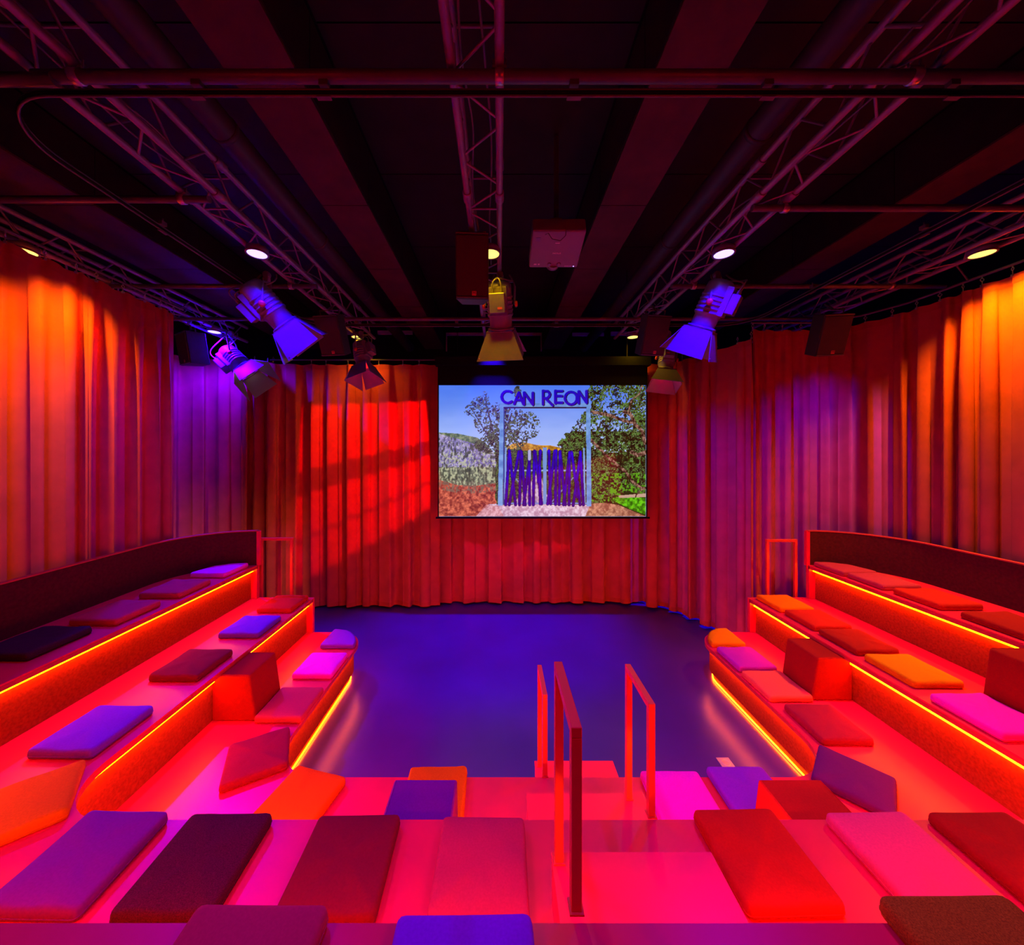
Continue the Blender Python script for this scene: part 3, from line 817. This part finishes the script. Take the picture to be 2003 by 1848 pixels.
    # cables and a chain
    def bez(p0, p1, p2, p3, n=14):
        return [p0 * (1 - u) ** 3 + 3 * p1 * u * (1 - u) ** 2 + 3 * p2 * u * u * (1 - u) + p3 * u ** 3 for u in [i / n for i in range(n + 1)]]
    for sx, off in ((-0.05, 0.10), (0.05, -0.06)):
        g = B @ Vector((sx, 0.20 * box_side, 0.19)); g2 = B @ Vector((sx, 0.24 * box_side, 0.42))
        MB().tube(bez(g, g2, Vector((off * 2.2, -0.10, -0.20)), Vector((off, 0, 0.02))), 0.008, 6).build('power_cable', 'cable_black', t)
    ch = MB(); tp = Vector((0.04, 0.0, 0.0)); bt = B @ Vector((0, 0, 0.24))
    for k in range(7):
        c = tp.lerp(bt, (k + 0.5) / 7)
        ch.tube([c + Vector((0.010 * math.cos(a) * (k % 2), 0.010 * math.cos(a) * (1 - k % 2), 0.022 * math.sin(a))) for a in [i * math.pi / 3 for i in range(7)]], 0.003, 4, cap=False)
    ch.build('safety_chain', 'zinc', t)
    if lamp:
        li = bpy.data.lights.new('spotlight_beam', 'SPOT'); li.energy = lamp['w']; li.color = lamp['c']
        li.spot_size = math.radians(lamp.get('size', 40)); li.spot_blend = lamp.get('blend', 0.3); li.shadow_soft_size = lamp.get('soft', 0.02)
        if 'mask' in lamp: shutter(li, *lamp['mask'])
        lo = bpy.data.objects.new('spotlight_beam', li); COL.objects.link(lo); lo.parent = t
        lo.matrix_local = Matrix.Translation(B @ Vector((0, 0, lamp.get('out', -0.25)))) @ (Vector(lamp.get('aim', aim)).normalized()).to_track_quat('-Z', 'Y').to_matrix().to_4x4()
    return t
def shutter(li, a, b, bars):
    """framing shutters and bars inside the lamp: a rectangular beam with dark lines"""
    li.use_nodes = True
    nt = li.node_tree; N = nt.nodes; L = nt.links
    em = N['Emission']; tc = N.new('ShaderNodeTexCoord'); sp = N.new('ShaderNodeSeparateXYZ'); L.new(tc.outputs['Normal'], sp.inputs[0])
    def op(o, x, y=None, c=False):
        n = N.new('ShaderNodeMath'); n.operation = o; n.use_clamp = c
        for i_, v in enumerate((x, y)):
            if v is None: continue
            if isinstance(v, (int, float)): n.inputs[i_].default_value = v
            else: L.new(v, n.inputs[i_])
        return n.outputs[0]
    az = op('ABSOLUTE', sp.outputs[2])
    u = op('DIVIDE', sp.outputs[0], az); v = op('DIVIDE', sp.outputs[1], az)
    def win(x, c, h, soft):          # 1 inside |x-c|<h
        return op('MULTIPLY', op('SUBTRACT', h, op('ABSOLUTE', op('SUBTRACT', x, c))), 1.0 / soft, True)
    m = op('MULTIPLY', win(u, 0, a, 0.02), win(v, 0, b, 0.02))
    for c, h, dark in bars:
        m = op('MULTIPLY', m, op('SUBTRACT', 1.0, op('MULTIPLY', win(v, c, h, 0.008), dark)))
    L.new(m, em.inputs['Strength'])
def P(px, py, Y): return ((px - VX) * Y / F_PX, Y, EYE + (VY - py) * Y / F_PX)
spotlight('big blue-lit spotlight with open barn doors under the violet-side truss', P(522, 541, 3.85), P(524, 598, 3.85), (0.50, 0.42, -0.66), 0.97, roll=-28, flare=(22, 20, 22, 20), box_side=-1,
          lamp=dict(w=200, c=RED, size=34, out=-0.62, aim=(4.6, 2.8, -1.9)))
spotlight('big yellow-lit spotlight on the middle truss below the yellow downlight', P(978, 541, 3.85), P(978, 600, 3.85), (0.06, 0.42, -0.90), 0.94, roll=0, flare=(22, 16, 22, 16), box_side=-1,
          lamp=dict(w=1000, c=RED, size=60, blend=0.1, soft=0.01, aim=(-2.42, 2.45, -1.35), out=-0.62, mask=(0.25, 0.34, ((0.0, 0.05, 0.75), (-0.20, 0.014, 0.6)))))
spotlight('big blue-lit spotlight with dark shadows on its barn doors on the projector side', P(1402, 541, 3.85), P(1392, 598, 3.85), (-0.24, 0.40, -0.86), 0.96, roll=22, flare=(23, 22, 23, 22), box_side=-1,
          lamp=dict(w=420, c=(1.0, 0.004, 0.06), size=60, blend=0.2, soft=0.01, aim=(-1.30, 2.5, -2.3), out=-0.62, mask=(0.34, 0.16, ())))
spotlight('small blue-lit spotlight with pale glowing barn doors in front of the violet curtain', P(452, 654, 5.75), P(462, 705, 5.75), (0.70, -0.12, -0.60), 1.0, roll=30, flare=(24, 20, 26, 20), box_side=-1,
          lamp=dict(w=60, c=(1.0, 0.5, 0.12), size=60, lens='emit_lamp'))
spotlight('small yellow-lit spotlight in front of the red back curtain', P(706, 654, 5.75), P(708, 694, 5.75), (0.22, -0.25, -0.90), 0.86, roll=35, flare=(20, 24, 20, 24),
          lamp=dict(w=170, lens='emit_red', c=(1.0, 0.004, 0.02), size=74, blend=0.5, aim=(2.0, -4.4, -2.7)))
spotlight('small dark spotlight with blue barn doors beside the projection screen', P(1308, 654, 5.75), P(1304, 704, 5.75), (-0.20, -0.22, -0.90), 0.86, roll=30, flare=(22, 20, 22, 20),
          lamp=dict(w=140, lens='emit_red', c=(1.0, 0.004, 0.02), size=74, blend=0.5, aim=(-2.0, -4.4, -2.7)))

spotlight('red spotlight on the truss over the purple cushion, shining forwards', (-2.10, -0.55, EYE + 1.868), (-2.10, -0.55, EYE + 1.52), (0.35, 0.75, -0.55), 0.9, flare=(40, 40, 40, 40),
          lamp=dict(w=62, lens='emit_red', c=RED, size=120, blend=0.8, out=-0.60))
spotlight('red spotlight on the truss over the pink cushion, shining forwards', (1.94, -0.55, EYE + 1.868), (1.94, -0.55, EYE + 1.52), (-0.35, 0.75, -0.55), 0.9, flare=(40, 40, 40, 40),
          lamp=dict(w=62, lens='emit_red', c=RED, size=120, blend=0.8, out=-0.60))

# ------------------------------------------------------------------ speakers
def speaker(label, c, w, h, d, yaw, pitch):
    """c: centre of the front face; yaw 0 faces the camera side; pitch tips the front downwards"""
    t = thing('loudspeaker', label, 'speaker', c, 'black loudspeakers hanging from the rig')
    R = Matrix.Rotation(math.radians(yaw), 4, 'Z') @ Matrix.Rotation(math.radians(pitch), 4, 'X')
    prof = [(-w / 2, 0), (w / 2, 0), (w / 2 * 0.72, d), (-w / 2 * 0.72, d)]
    MB().slab(prof, -h / 2, h / 2, R).build('cabinet', 'speaker_black', t, bevel=0.008, seg=2)
    g = MB().box((0, -0.008, 0.0), (w - 0.02, 0.014, h - 0.05), R).build('grille', 'grille', t, bevel=0.004, seg=1)
    for z in (h / 2 - 0.012, -h / 2 + 0.012):
        MB().box((0, -0.010, z), (w - 0.012, 0.014, 0.012), R).build('grille_edge', 'black_steel', t)
    MB().box((w * 0.06, -0.0165, -h / 2 + 0.045), (0.036, 0.004, 0.036), R).build('logo_plate', 'logo_red', t)
    lm = R @ Matrix.Translation((w * 0.06, -0.0195, -h / 2 + 0.046)) @ Matrix.Rotation(math.pi / 2, 4, 'X')
    text_mesh('M', 0.036, lm, 'logo_letter', 'speaker_black', t)
    mb = MB()
    mb.tube([R @ Vector((-w * 0.40, d * 0.5, 0)), R @ Vector((-w * 0.40, d * 0.5, h / 2 + 0.05)), R @ Vector((w * 0.40, d * 0.5, h / 2 + 0.05)), R @ Vector((w * 0.40, d * 0.5, 0))], 0.009, 6)
    mb.tube([R @ Vector((0, d * 0.5, h / 2 + 0.05)), Vector((0, d * 0.45, h / 2 + 0.17))], 0.014, 8)
    mb.build('bracket', 'black_steel', t)
    return t
speaker('speaker hanging below the middle truss beside the projector', (-0.235, 3.12, EYE + 1.60), 0.285, 0.53, 0.26, 3, 12)
speaker('speaker hanging between the big and the small spotlight left of the screen' if False else 'speaker hanging over the red back curtain beside the small yellow-lit spotlight', (-2.09, 4.45, EYE + 1.43), 0.31, 0.48, 0.24, -8, 22)
speaker('speaker hanging beside the yellow downlight next to the screen', (1.918, 4.45, EYE + 1.43), 0.31, 0.48, 0.24, 8, 22)
speaker('tilted speaker hanging in front of the purple-lit curtain', (3.80, 4.12, EYE + 1.33), 0.30, 0.46, 0.26, -8, 20)
speaker('dark speaker hanging behind the end of the orange-red curtain', (-4.62, 5.30, EYE + 1.52), 0.34, 0.46, 0.26, -30, 8)

# ------------------------------------------------------------------ projector
pc = Vector(P(1088, 490, 3.46))
t = thing('projector', 'pale projector hanging under the ceiling with its printed underside showing', 'projector', pc)
tilt = math.radians(-17)
R = Matrix.Rotation(tilt, 4, 'X')
MB().box((0, 0, 0.075), (0.485, 0.43, 0.15), R).build('case', 'projector_white', t, bevel=0.022, seg=3)
MB().lathe([(0.055, -0.23), (0.062, -0.225), (0.062, -0.19)], 18, R @ Matrix.Translation((0.0, 0.445, 0.065)) @ Matrix.Rotation(-math.pi / 2, 4, 'X') @ Matrix.Translation((0, 0, 0))).build('lens_ring', 'lamp_black', t)
MB().lathe([(0.045, 0), (0.05, -0.01), (0.05, -0.03)], 14, R @ Matrix.Translation((0.0, 0.22, 0.03)) @ Matrix.Rotation(-math.pi / 2, 4, 'X')).build('lens_cover', 'projector_white', t)
for x in (-0.045, 0.05):
    MB().lathe([(0.016, 0.004), (0.020, 0.0), (0.020, -0.006), (0.014, -0.008)], 14, R @ Matrix.Translation((x, 0.165, 0.0))).build('foot', 'lamp_black', t)
MB().box((-0.185, -0.125, -0.001), (0.042, 0.042, 0.004), R).build('vent_hatch', 'lamp_black', t)
fl = R @ Matrix.Translation((0.01, 0.03, -0.0012)) @ Matrix.Rotation(math.pi, 4, 'X') @ Matrix.Rotation(math.pi, 4, 'Z') @ Matrix.Scale(-1, 4, (1, 0, 0)) @ Matrix.Scale(-1, 4, (1, 0, 0))
text_mesh('EPSON', 0.026, fl, 'lettering', 'print_pale', t)
MB().box((0.0, -0.085, -0.0012), (0.042, 0.007, 0.0012), R).build('rating_label', 'print_pale', t)
MB().box((-0.185, 0.165, -0.0012), (0.026, 0.014, 0.0012), R).box((-0.150, 0.165, -0.0012), (0.018, 0.016, 0.0012), R).build('warning_label', 'print_pale', t)
lg = MB()
for i in range(6): lg.box((0.115 + 0.012 * i, 0.188, -0.0012), (0.005, 0.012, 0.0012), R)
lg.build('status_marks', 'print_pale', t)
MB().box((0.2, 0.19, -0.0015), (0.010, 0.008, 0.002), R).build('status_light', 'emit_blue', t)
MB().box((0, 0, 0.155), (0.30, 0.28, 0.02), R).box((0, 0, 0.22), (0.10, 0.10, 0.12)).tube([(0, 0, 0.25), (0, 0, EYE + HB + 0.55 - pc.z)], 0.025, 10).build('ceiling_mount', 'black_steel', t)
MB().tube([(-0.15 + 0.02 * math.cos(a), -0.20 + 0.0 * a, 0.03 + 0.09 * math.sin(a)) for a in [0]] + [(-0.10, -0.19, 0.05), (-0.07, -0.22, -0.02), (0.0, -0.235, -0.045), (0.05, -0.225, 0.01), (0.055, -0.2, 0.09), (0.02, -0.1, 0.2)], 0.004, 6).build('power_cable', 'cable_black', t)

# cables along the trusses
def cable(label, pts, r=0.006):
    S = smooth_path([(p[0], p[1]) for p in pts], 0.05)
    o = Vector(pts[0])
    # piecewise Catmull-Rom in 3-D
    Pn = [Vector(p) for p in pts]; Q = [Pn[0] * 2 - Pn[1]] + Pn + [Pn[-1] * 2 - Pn[-2]]; out = []
    for i in range(1, len(Q) - 2):
        for k in range(8):
            u = k / 8; a, b, c, d = Q[i - 1], Q[i], Q[i + 1], Q[i + 2]
            out.append(0.5 * ((2 * b) + (c - a) * u + (2 * a - 5 * b + 4 * c - d) * u * u + (3 * b - a - 3 * c + d) * u ** 3) - o)
    out.append(Pn[-1] - o)
    c = MB().tube(out, r, 6).build('power_cable', 'cable_black', None, o)
    tag(c, label, 'cable', 'black cables lying in the trusses')
for xc, nm, y1 in ((-2.22, 'black cable running inside the truss over the violet-side tiers', 6.0), (2.06, 'black cable running inside the projector-side truss', 6.0), (-0.12, 'black cable running inside the middle truss', 4.0),
               (-4.5, 'black cable running inside the truss over the orange-red curtain', 6.2), (4.52, 'black cable running inside the truss over the yellow-lit curtain', 6.2)):
    for j in range(2):
        rr = random.Random(int(xc * 100) + j)
        cable(nm, [(xc + (-0.055 if j else 0.055) + rr.uniform(-0.03, 0.03), y, EYE + HT + 0.05 + rr.uniform(-0.01, 0.10)) for y in np.arange(0.6, y1, 0.42)], 0.007)

# ------------------------------------------------------------------ projection screen with its picture
YS_ = 5.95
def X_(px): return (px - VX) * YS_ / F_PX
def Z_(py): return EYE + (VY - py) * YS_ / F_PX
sx0, sx1, sz1, sz0 = X_(858.5), X_(1263.5), Z_(753.5), Z_(1010)
scr = thing('projection_screen', 'wide projection screen showing a blue gate under blue letters', 'screen', ((sx0 + sx1) / 2, YS_, sz0))
so = Vector(scr.location)
def sb(name, x0, x1, z0, z1, y, th, m): return MB().box(((x0 + x1) / 2 - so.x, y - so.y, (z0 + z1) / 2 - so.z), (x1 - x0, th, z1 - z0)).build(name, m, scr)
sb('fabric', sx0 - 0.02, sx1 + 0.025, sz0 - 0.005, Z_(712), YS_ + 0.006, 0.006, 'screen_black')
sb('roller_case', sx0 - 0.06, sx1 + 0.07, Z_(715), Z_(698), YS_ + 0.03, 0.14, 'screen_black')
for xx in (sx0 + 0.3, sx1 - 0.3):
    MB().tube([(xx - so.x, 0.03, Z_(700) - so.z), (xx - so.x, 0.03, ZC - so.z)], 0.006, 6).build('suspension_rod', 'black_wall', scr)
sb('bottom_bar', sx0 - 0.05, sx1 + 0.06, sz0 - 0.035, sz0 - 0.008, YS_ + 0.004, 0.03, 'screen_black')
# -- the projected picture, painted on a fine grid
NX, NY = 560, 356
x0c, x1c, y0c, y1c = 205.0, 1585.0, 252.0, 1130.0
gx = np.linspace(x0c, x1c, NX); gy = np.linspace(y0c, y1c, NY)
XX, YY = np.meshgrid(gx, gy)
rng = np.random.default_rng(5)
def vnoise(sx, sy, oct_=4, seed=0):
    r = np.random.default_rng(seed); out = np.zeros_like(XX); amp = 1.0; tot = 0
    for o in range(oct_):
        cx, cy = sx / 2 ** o, sy / 2 ** o
        w_, h_ = int((x1c - x0c) / cx) + 3, int((y1c - y0c) / cy) + 3
        g = r.random((h_, w_)); fx_ = (XX - x0c) / cx; fy_ = (YY - y0c) / cy
        ix = fx_.astype(int); iy = fy_.astype(int); u = fx_ - ix; v = fy_ - iy
        u = u * u * (3 - 2 * u); v = v * v * (3 - 2 * v)
        out += amp * ((g[iy, ix] * (1 - u) + g[iy, ix + 1] * u) * (1 - v) + (g[iy + 1, ix] * (1 - u) + g[iy + 1, ix + 1] * u) * v)
        tot += amp; amp *= 0.6
    return out / tot
def c3(*c): return np.array(c, float)
img = np.zeros((NY, NX, 3))
g = ((YY - 252) / 420).clip(0, 1)[..., None]
img[:] = c3(72, 122, 245) * (1 - g) + c3(178, 200, 255) * g
img += ((vnoise(260, 90, 3, 9) - 0.5) * 26)[..., None] * c3(1, .8, .4)
def put(mask, colr, a=1.0):
    m_ = (mask.astype(float) * a)[..., None]
    img[:] = img * (1 - m_) + (colr if isinstance(colr, np.ndarray) and colr.ndim == 3 else np.broadcast_to(c3(*colr), img.shape)) * m_
def poly(pts):
    inside = np.zeros_like(XX, bool); n = len(pts)
    for i in range(n):
        (xa, ya), (xb, yb) = pts[i], pts[(i + 1) % n]
        if ya == yb: continue
        cond = ((ya > YY) != (yb > YY)) & (XX < (xb - xa) * (YY - ya) / (yb - ya) + xa)
        inside ^= cond
    return inside
def line(xa, ya, xb, yb, w):
    dx, dy = xb - xa, yb - ya; L2 = dx * dx + dy * dy
    tt = (((XX - xa) * dx + (YY - ya) * dy) / L2).clip(0, 1)
    return np.hypot(XX - xa - tt * dx, YY - ya - tt * dy) < w / 2
def tex(a, b, n, lo=0.3, hi=0.7):
    k = ((n - lo) / (hi - lo)).clip(0, 1)[..., None]
    return c3(*a) * (1 - k) + c3(*b) * k
n1, n2, n3 = vnoise(16, 16, 3, 1), vnoise(60, 40, 4, 2), vnoise(9, 14, 2, 3)
fine = rng.random(XX.shape)
put(poly([(205, 568), (330, 575), (460, 602), (520, 640), (560, 700), (205, 720)]), tex((70, 95, 70), (150, 160, 120), n1))
put(poly([(640, 680), (700, 640), (780, 634), (860, 652), (950, 655), (1010, 668), (1080, 700), (1080, 760), (640, 760)]), tex((150, 100, 20), (235, 175, 60), n1))
# left meadow
md = poly([(205, 575), (330, 610), (430, 640), (520, 668), (640, 745), (640, 960), (205, 940)])
put(md, tex((70, 82, 62), (176, 178, 150), n3, 0.25, 0.75))
put(md & (YY < 800) & (fine > 0.45), tex((110, 96, 190), (205, 190, 250), n1))
put(md & (YY > 700) & (n3 > 0.56), (188, 196, 150), 0.6)
put(md & (vnoise(12, 30, 2, 22) < 0.36), (52, 62, 40), 0.7)
# earth bank
put(poly([(205, 885 ), (330, 920), (450, 925), (595, 905), (600, 1040), (540, 1060), (450, 1130), (205, 1130)]), tex((120, 42, 30), (232, 120, 88), n1, 0.25, 0.75))
put(poly([(205, 885), (595, 905), (590, 960), (380, 980), (205, 950)]) & (n3 < 0.47), (120, 110, 92), 0.75)
# shrubs behind the gate
put(poly([(590, 700), (1584, 700), (1584, 1129), (590, 1060)]), (30, 44, 18))
bush = (YY > 672 + 40 * (vnoise(60, 60, 2, 31) - 0.5)) & (XX > 588 + 60 * (vnoise(50, 50, 2, 33) - 0.5)) & (XX < 1240) & (YY < 1050)
bush &= ~poly([(760, 600), (1010, 600), (1010, 688), (760, 688)])
put(bush, tex((14, 26, 10), (78, 112, 42), n1, 0.3, 0.75))
put(bush & (fine > 0.9), (150, 175, 90), 0.8)
# road
put(poly([(690, 1060), (790, 930), (855, 850), (885, 850), (905, 940), (960, 1060)]), tex((150, 118, 140), (214, 190, 214), n1))
put(poly([(450, 1130), (540, 1046), (640, 1052), (1215, 1052), (1330, 1130)]), tex((186, 140, 166), (238, 212, 232), n1))
put(poly([(1215, 1046), (1290, 1036), (1400, 1052), (1584, 1130), (1180, 1130)]), tex((140, 84, 66), (214, 150, 120), n1))
put(poly([(450, 1130), (520, 1050), (600, 1060), (640, 1130)]), tex((190, 110, 110), (236, 170, 180), n1), 0.7)
# trees: leaf clusters
def leaves(mask_n, dens, cols, seed, size=9):
    nn = vnoise(size, size, 2, seed); base = vnoise(70, 70, 3, seed + 1)
    m_ = mask_n & (nn * 0.55 + base * 0.45 > dens)
    put(m_, tex(cols[0], cols[1], vnoise(13, 13, 2, seed + 2), 0.3, 0.7))
    put(m_ & (fine > 0.86), cols[2])
def blob(cx, cy, rx, ry): return ((XX - cx) / rx) ** 2 + ((YY - cy) / ry) ** 2 < 1 + 0.5 * (vnoise(40, 40, 2, int(cx)) - 0.5)
lt = blob(560, 480, 130, 110) | blob(480, 400, 70, 75) | blob(510, 340, 30, 50) | blob(690, 520, 110, 120) | blob(640, 620, 160, 90) | blob(810, 520, 70, 90) | blob(730, 300, 26, 45) | blob(560, 650, 120, 60) | blob(420, 420, 50, 40)
for a_ in ((600, 700, 520, 380, 9), (610, 700, 690, 440, 9), (640, 690, 800, 470, 7), (590, 690, 430, 420, 6)): put(line(*a_), (52, 38, 26))
leaves(lt, 0.435, ((18, 26, 16), (74, 92, 52), (140, 150, 110)), 41)
rt_ = (XX + 70 * (vnoise(40, 40, 3, 91) - 0.5) > 1190 - 210 * ((YY - 400) / 240).clip(0, 1) + 200 * ((YY - 660) / 200).clip(0, 1) + 20) & (YY < 1045)
rt_ &= poly([(980, 252), (1585, 252), (1585, 980), (1440, 960), (1380, 1040), (980, 1040)])
rt_0 = poly([(1200, 252), (1585, 252), (1585, 980), (1440, 960), (1380, 1040), (1220, 1040), (1215, 900), (1100, 720), (990, 640), (1060, 560), (1040, 490), (1120, 430), (1190, 400)])
put(rt_ & (YY > 560) & (vnoise(90, 90, 3, 57) > 0.40), (26, 36, 18))
leaves(rt_, 0.43, ((12, 22, 10), (70, 110, 44), (140, 180, 110)), 51, 8)
put(rt_ & (vnoise(20, 20, 3, 63) < 0.38), (10, 16, 10), 0.8)
put(rt_ & (YY > 840) & (vnoise(14, 14, 3, 77) > 0.58), (84, 160, 30))
put(poly([(1360, 1020), (1420, 990), (1585, 1005), (1585, 1120), (1480, 1080)]), tex((30, 96, 10), (104, 206, 30), n1))
put(poly([(1400, 990), (1585, 975), (1585, 1000), (1410, 1006)]), (196, 160, 140))
for pts_, w_ in (([(1560, 252), (1540, 310), (1490, 350), (1465, 440)], 9), ([(1230, 430), (1350, 455), (1440, 490), (1500, 500), (1560, 560), (1580, 640)], 20), ([(1440, 430), (1480, 440), (1510, 500)], 22),
                 ([(1585, 700), (1530, 720), (1490, 700)], 26), ([(1220, 620), (1340, 740), (1450, 830), (1500, 900), (1560, 945), (1585, 940)], 17), ([(1560, 945), (1520, 985), (1516, 1000)], 8)):
    for (p_, q_) in zip(pts_[:-1], pts_[1:]):
        put(line(*p_, *q_, w_), tex((48, 30, 24), (164, 124, 108), n3))
# gate frame, posts and rails
steel = tex((86, 132, 206), (124, 170, 232), n2)
put(line(640, 822, 1190, 822, 9), (150, 170, 220)); put(line(640, 1042, 1190, 1042, 10), (120, 140, 210))
put(line(720, 880, 860, 1040, 7), (120, 130, 190)); put(line(1100, 870, 960, 1030, 7), (120, 130, 190))
put(poly([(612, 376), (638, 376), (630, 1056), (598, 1056)]), steel); put(poly([(636, 396), (642, 396), (642, 1050), (632, 1050)]), (40, 70, 140))
put(poly([(1186, 376), (1214, 376), (1222, 1062), (1190, 1062)]), steel)
put(poly([(608, 372), (1216, 372), (1216, 400), (608, 400)]), steel); put(poly([(636, 396), (1188, 396), (1188, 406), (636, 406)]), (18, 24, 60))
put(poly([(898, 668), (924, 668), (922, 1048), (900, 1048)]), (110, 150, 215)); put(poly([(645, 668), (657, 668), (652, 1050), (640, 1050)]), (120, 160, 226)); put(poly([(1166, 670), (1177, 670), (1182, 1050), (1172, 1050)]), (120, 160, 226))
# slanted blue slats
blue_s = tex((6, 0, 150), (26, 6, 225), n2)
dark_b = ((YY - 700) / 360).clip(0, 1)[..., None] * 0.45
blue_s = blue_s * (1 - dark_b) + c3(40, 0, 60) * dark_b
for a_ in ((674, 690, 650, 1052), (674, 690, 716, 1052), (738, 696, 674, 1052), (752, 694, 742, 1052), (756, 700, 780, 1052), (808, 756, 770, 1052), (806, 696, 810, 1052), (842, 692, 834, 1052), (846, 694, 890, 1046), (882, 690, 868, 900),
           (878, 800, 880, 1046), (938, 690, 950, 1046), (978, 690, 930, 1046), (986, 690, 982, 1050), (1012, 694, 1048, 1052), (1012, 694, 1006, 1050), (1076, 700, 1036, 1052), (1076, 700, 1072, 1052), (1090, 700, 1130, 1000),
           (1150, 700, 1100, 1056), (1148, 698, 1168, 1052), (1130, 900, 1146, 1052)):
    put(line(*a_, 21), (8, 0, 60))
    put(line(*a_, 16), blue_s)
put(line(808, 694, 808, 745, 20), (170, 175, 220))
# the lettering on top
letters = []
def A_(cx, cy, rx, ry, a0, a1, n=18):
    p_ = [(cx + rx * math.cos(math.radians(a0 + (a1 - a0) * i / n)), cy - ry * math.sin(math.radians(a0 + (a1 - a0) * i / n))) for i in range(n + 1)]
    letters.extend(zip(p_[:-1], p_[1:]))
def L_(*pts_): letters.extend(zip(pts_[:-1], pts_[1:]))
A_(662, 330, 40, 40, 50, 310)
L_((706, 376), (736, 300), (766, 378)); L_((716, 350), (764, 350))
L_((772, 380), (772, 300), (830, 382), (830, 302))
L_((898, 380), (898, 288)); L_((898, 290), (918, 290)); A_(918, 314, 24, 24, 90, -90, 10); L_((898, 338), (918, 338)); L_((912, 338), (962, 386))
L_((980, 372), (980, 288)); L_((980, 290), (1026, 290)); L_((980, 324), (1022, 324)); L_((980, 368), (1026, 368))
A_(1084, 338, 40, 42, 0, 360, 26)
L_((1136, 372), (1136, 292), (1188, 370), (1188, 290))
for dx_, colr, w_ in ((5, (20, 14, 60), 19), (0, (24, 8, 190), 16)):
    mk = np.zeros_like(XX, bool)
    for (p_, q_) in letters: mk |= line(p_[0] + dx_, p_[1] + dx_ * 0.4, q_[0] + dx_, q_[1] + dx_ * 0.4, w_)
    put(mk, colr)
img = (img.clip(0, 255) / 255) ** 2.2
verts = np.zeros((NY, NX, 3)); 
verts[..., 0] = np.linspace(sx0, sx1, NX)[None, :] - so.x
verts[..., 2] = np.linspace(sz1, sz0, NY)[:, None] - so.z
verts[..., 1] = -0.001
idx = np.arange(NX * NY).reshape(NY, NX)
faces = np.stack([idx[1:, :-1], idx[1:, 1:], idx[:-1, 1:], idx[:-1, :-1]], -1).reshape(-1, 4)
me = bpy.data.meshes.new('picture')
me.vertices.add(NX * NY); me.vertices.foreach_set('co', verts.reshape(-1))
me.loops.add(faces.size); me.loops.foreach_set('vertex_index', faces.reshape(-1).astype(np.int32))
me.polygons.add(len(faces)); me.polygons.foreach_set('loop_start', np.arange(0, faces.size, 4, dtype=np.int32)); me.polygons.foreach_set('loop_total', np.full(len(faces), 4, np.int32))
me.update(calc_edges=True)
ca = me.color_attributes.new('picture', 'FLOAT_COLOR', 'POINT')
ca.data.foreach_set('color', np.concatenate([img.reshape(-1, 3), np.ones((NX * NY, 1))], 1).reshape(-1).astype(np.float32))
pm = bpy.data.materials.new('projected_picture'); pm.use_nodes = True
nt = pm.node_tree; bs = nt.nodes['Principled BSDF']; an = nt.nodes.new('ShaderNodeAttribute'); an.attribute_name = 'picture'
bs.inputs['Base Color'].default_value = (0.03, 0.03, 0.03, 1); bs.inputs['Roughness'].default_value = 0.9
nt.links.new(an.outputs['Color'], bs.inputs['Emission Color']); bs.inputs['Emission Strength'].default_value = 0.95
MATS['projected_picture'] = pm
obj('picture', me, 'projected_picture', scr)
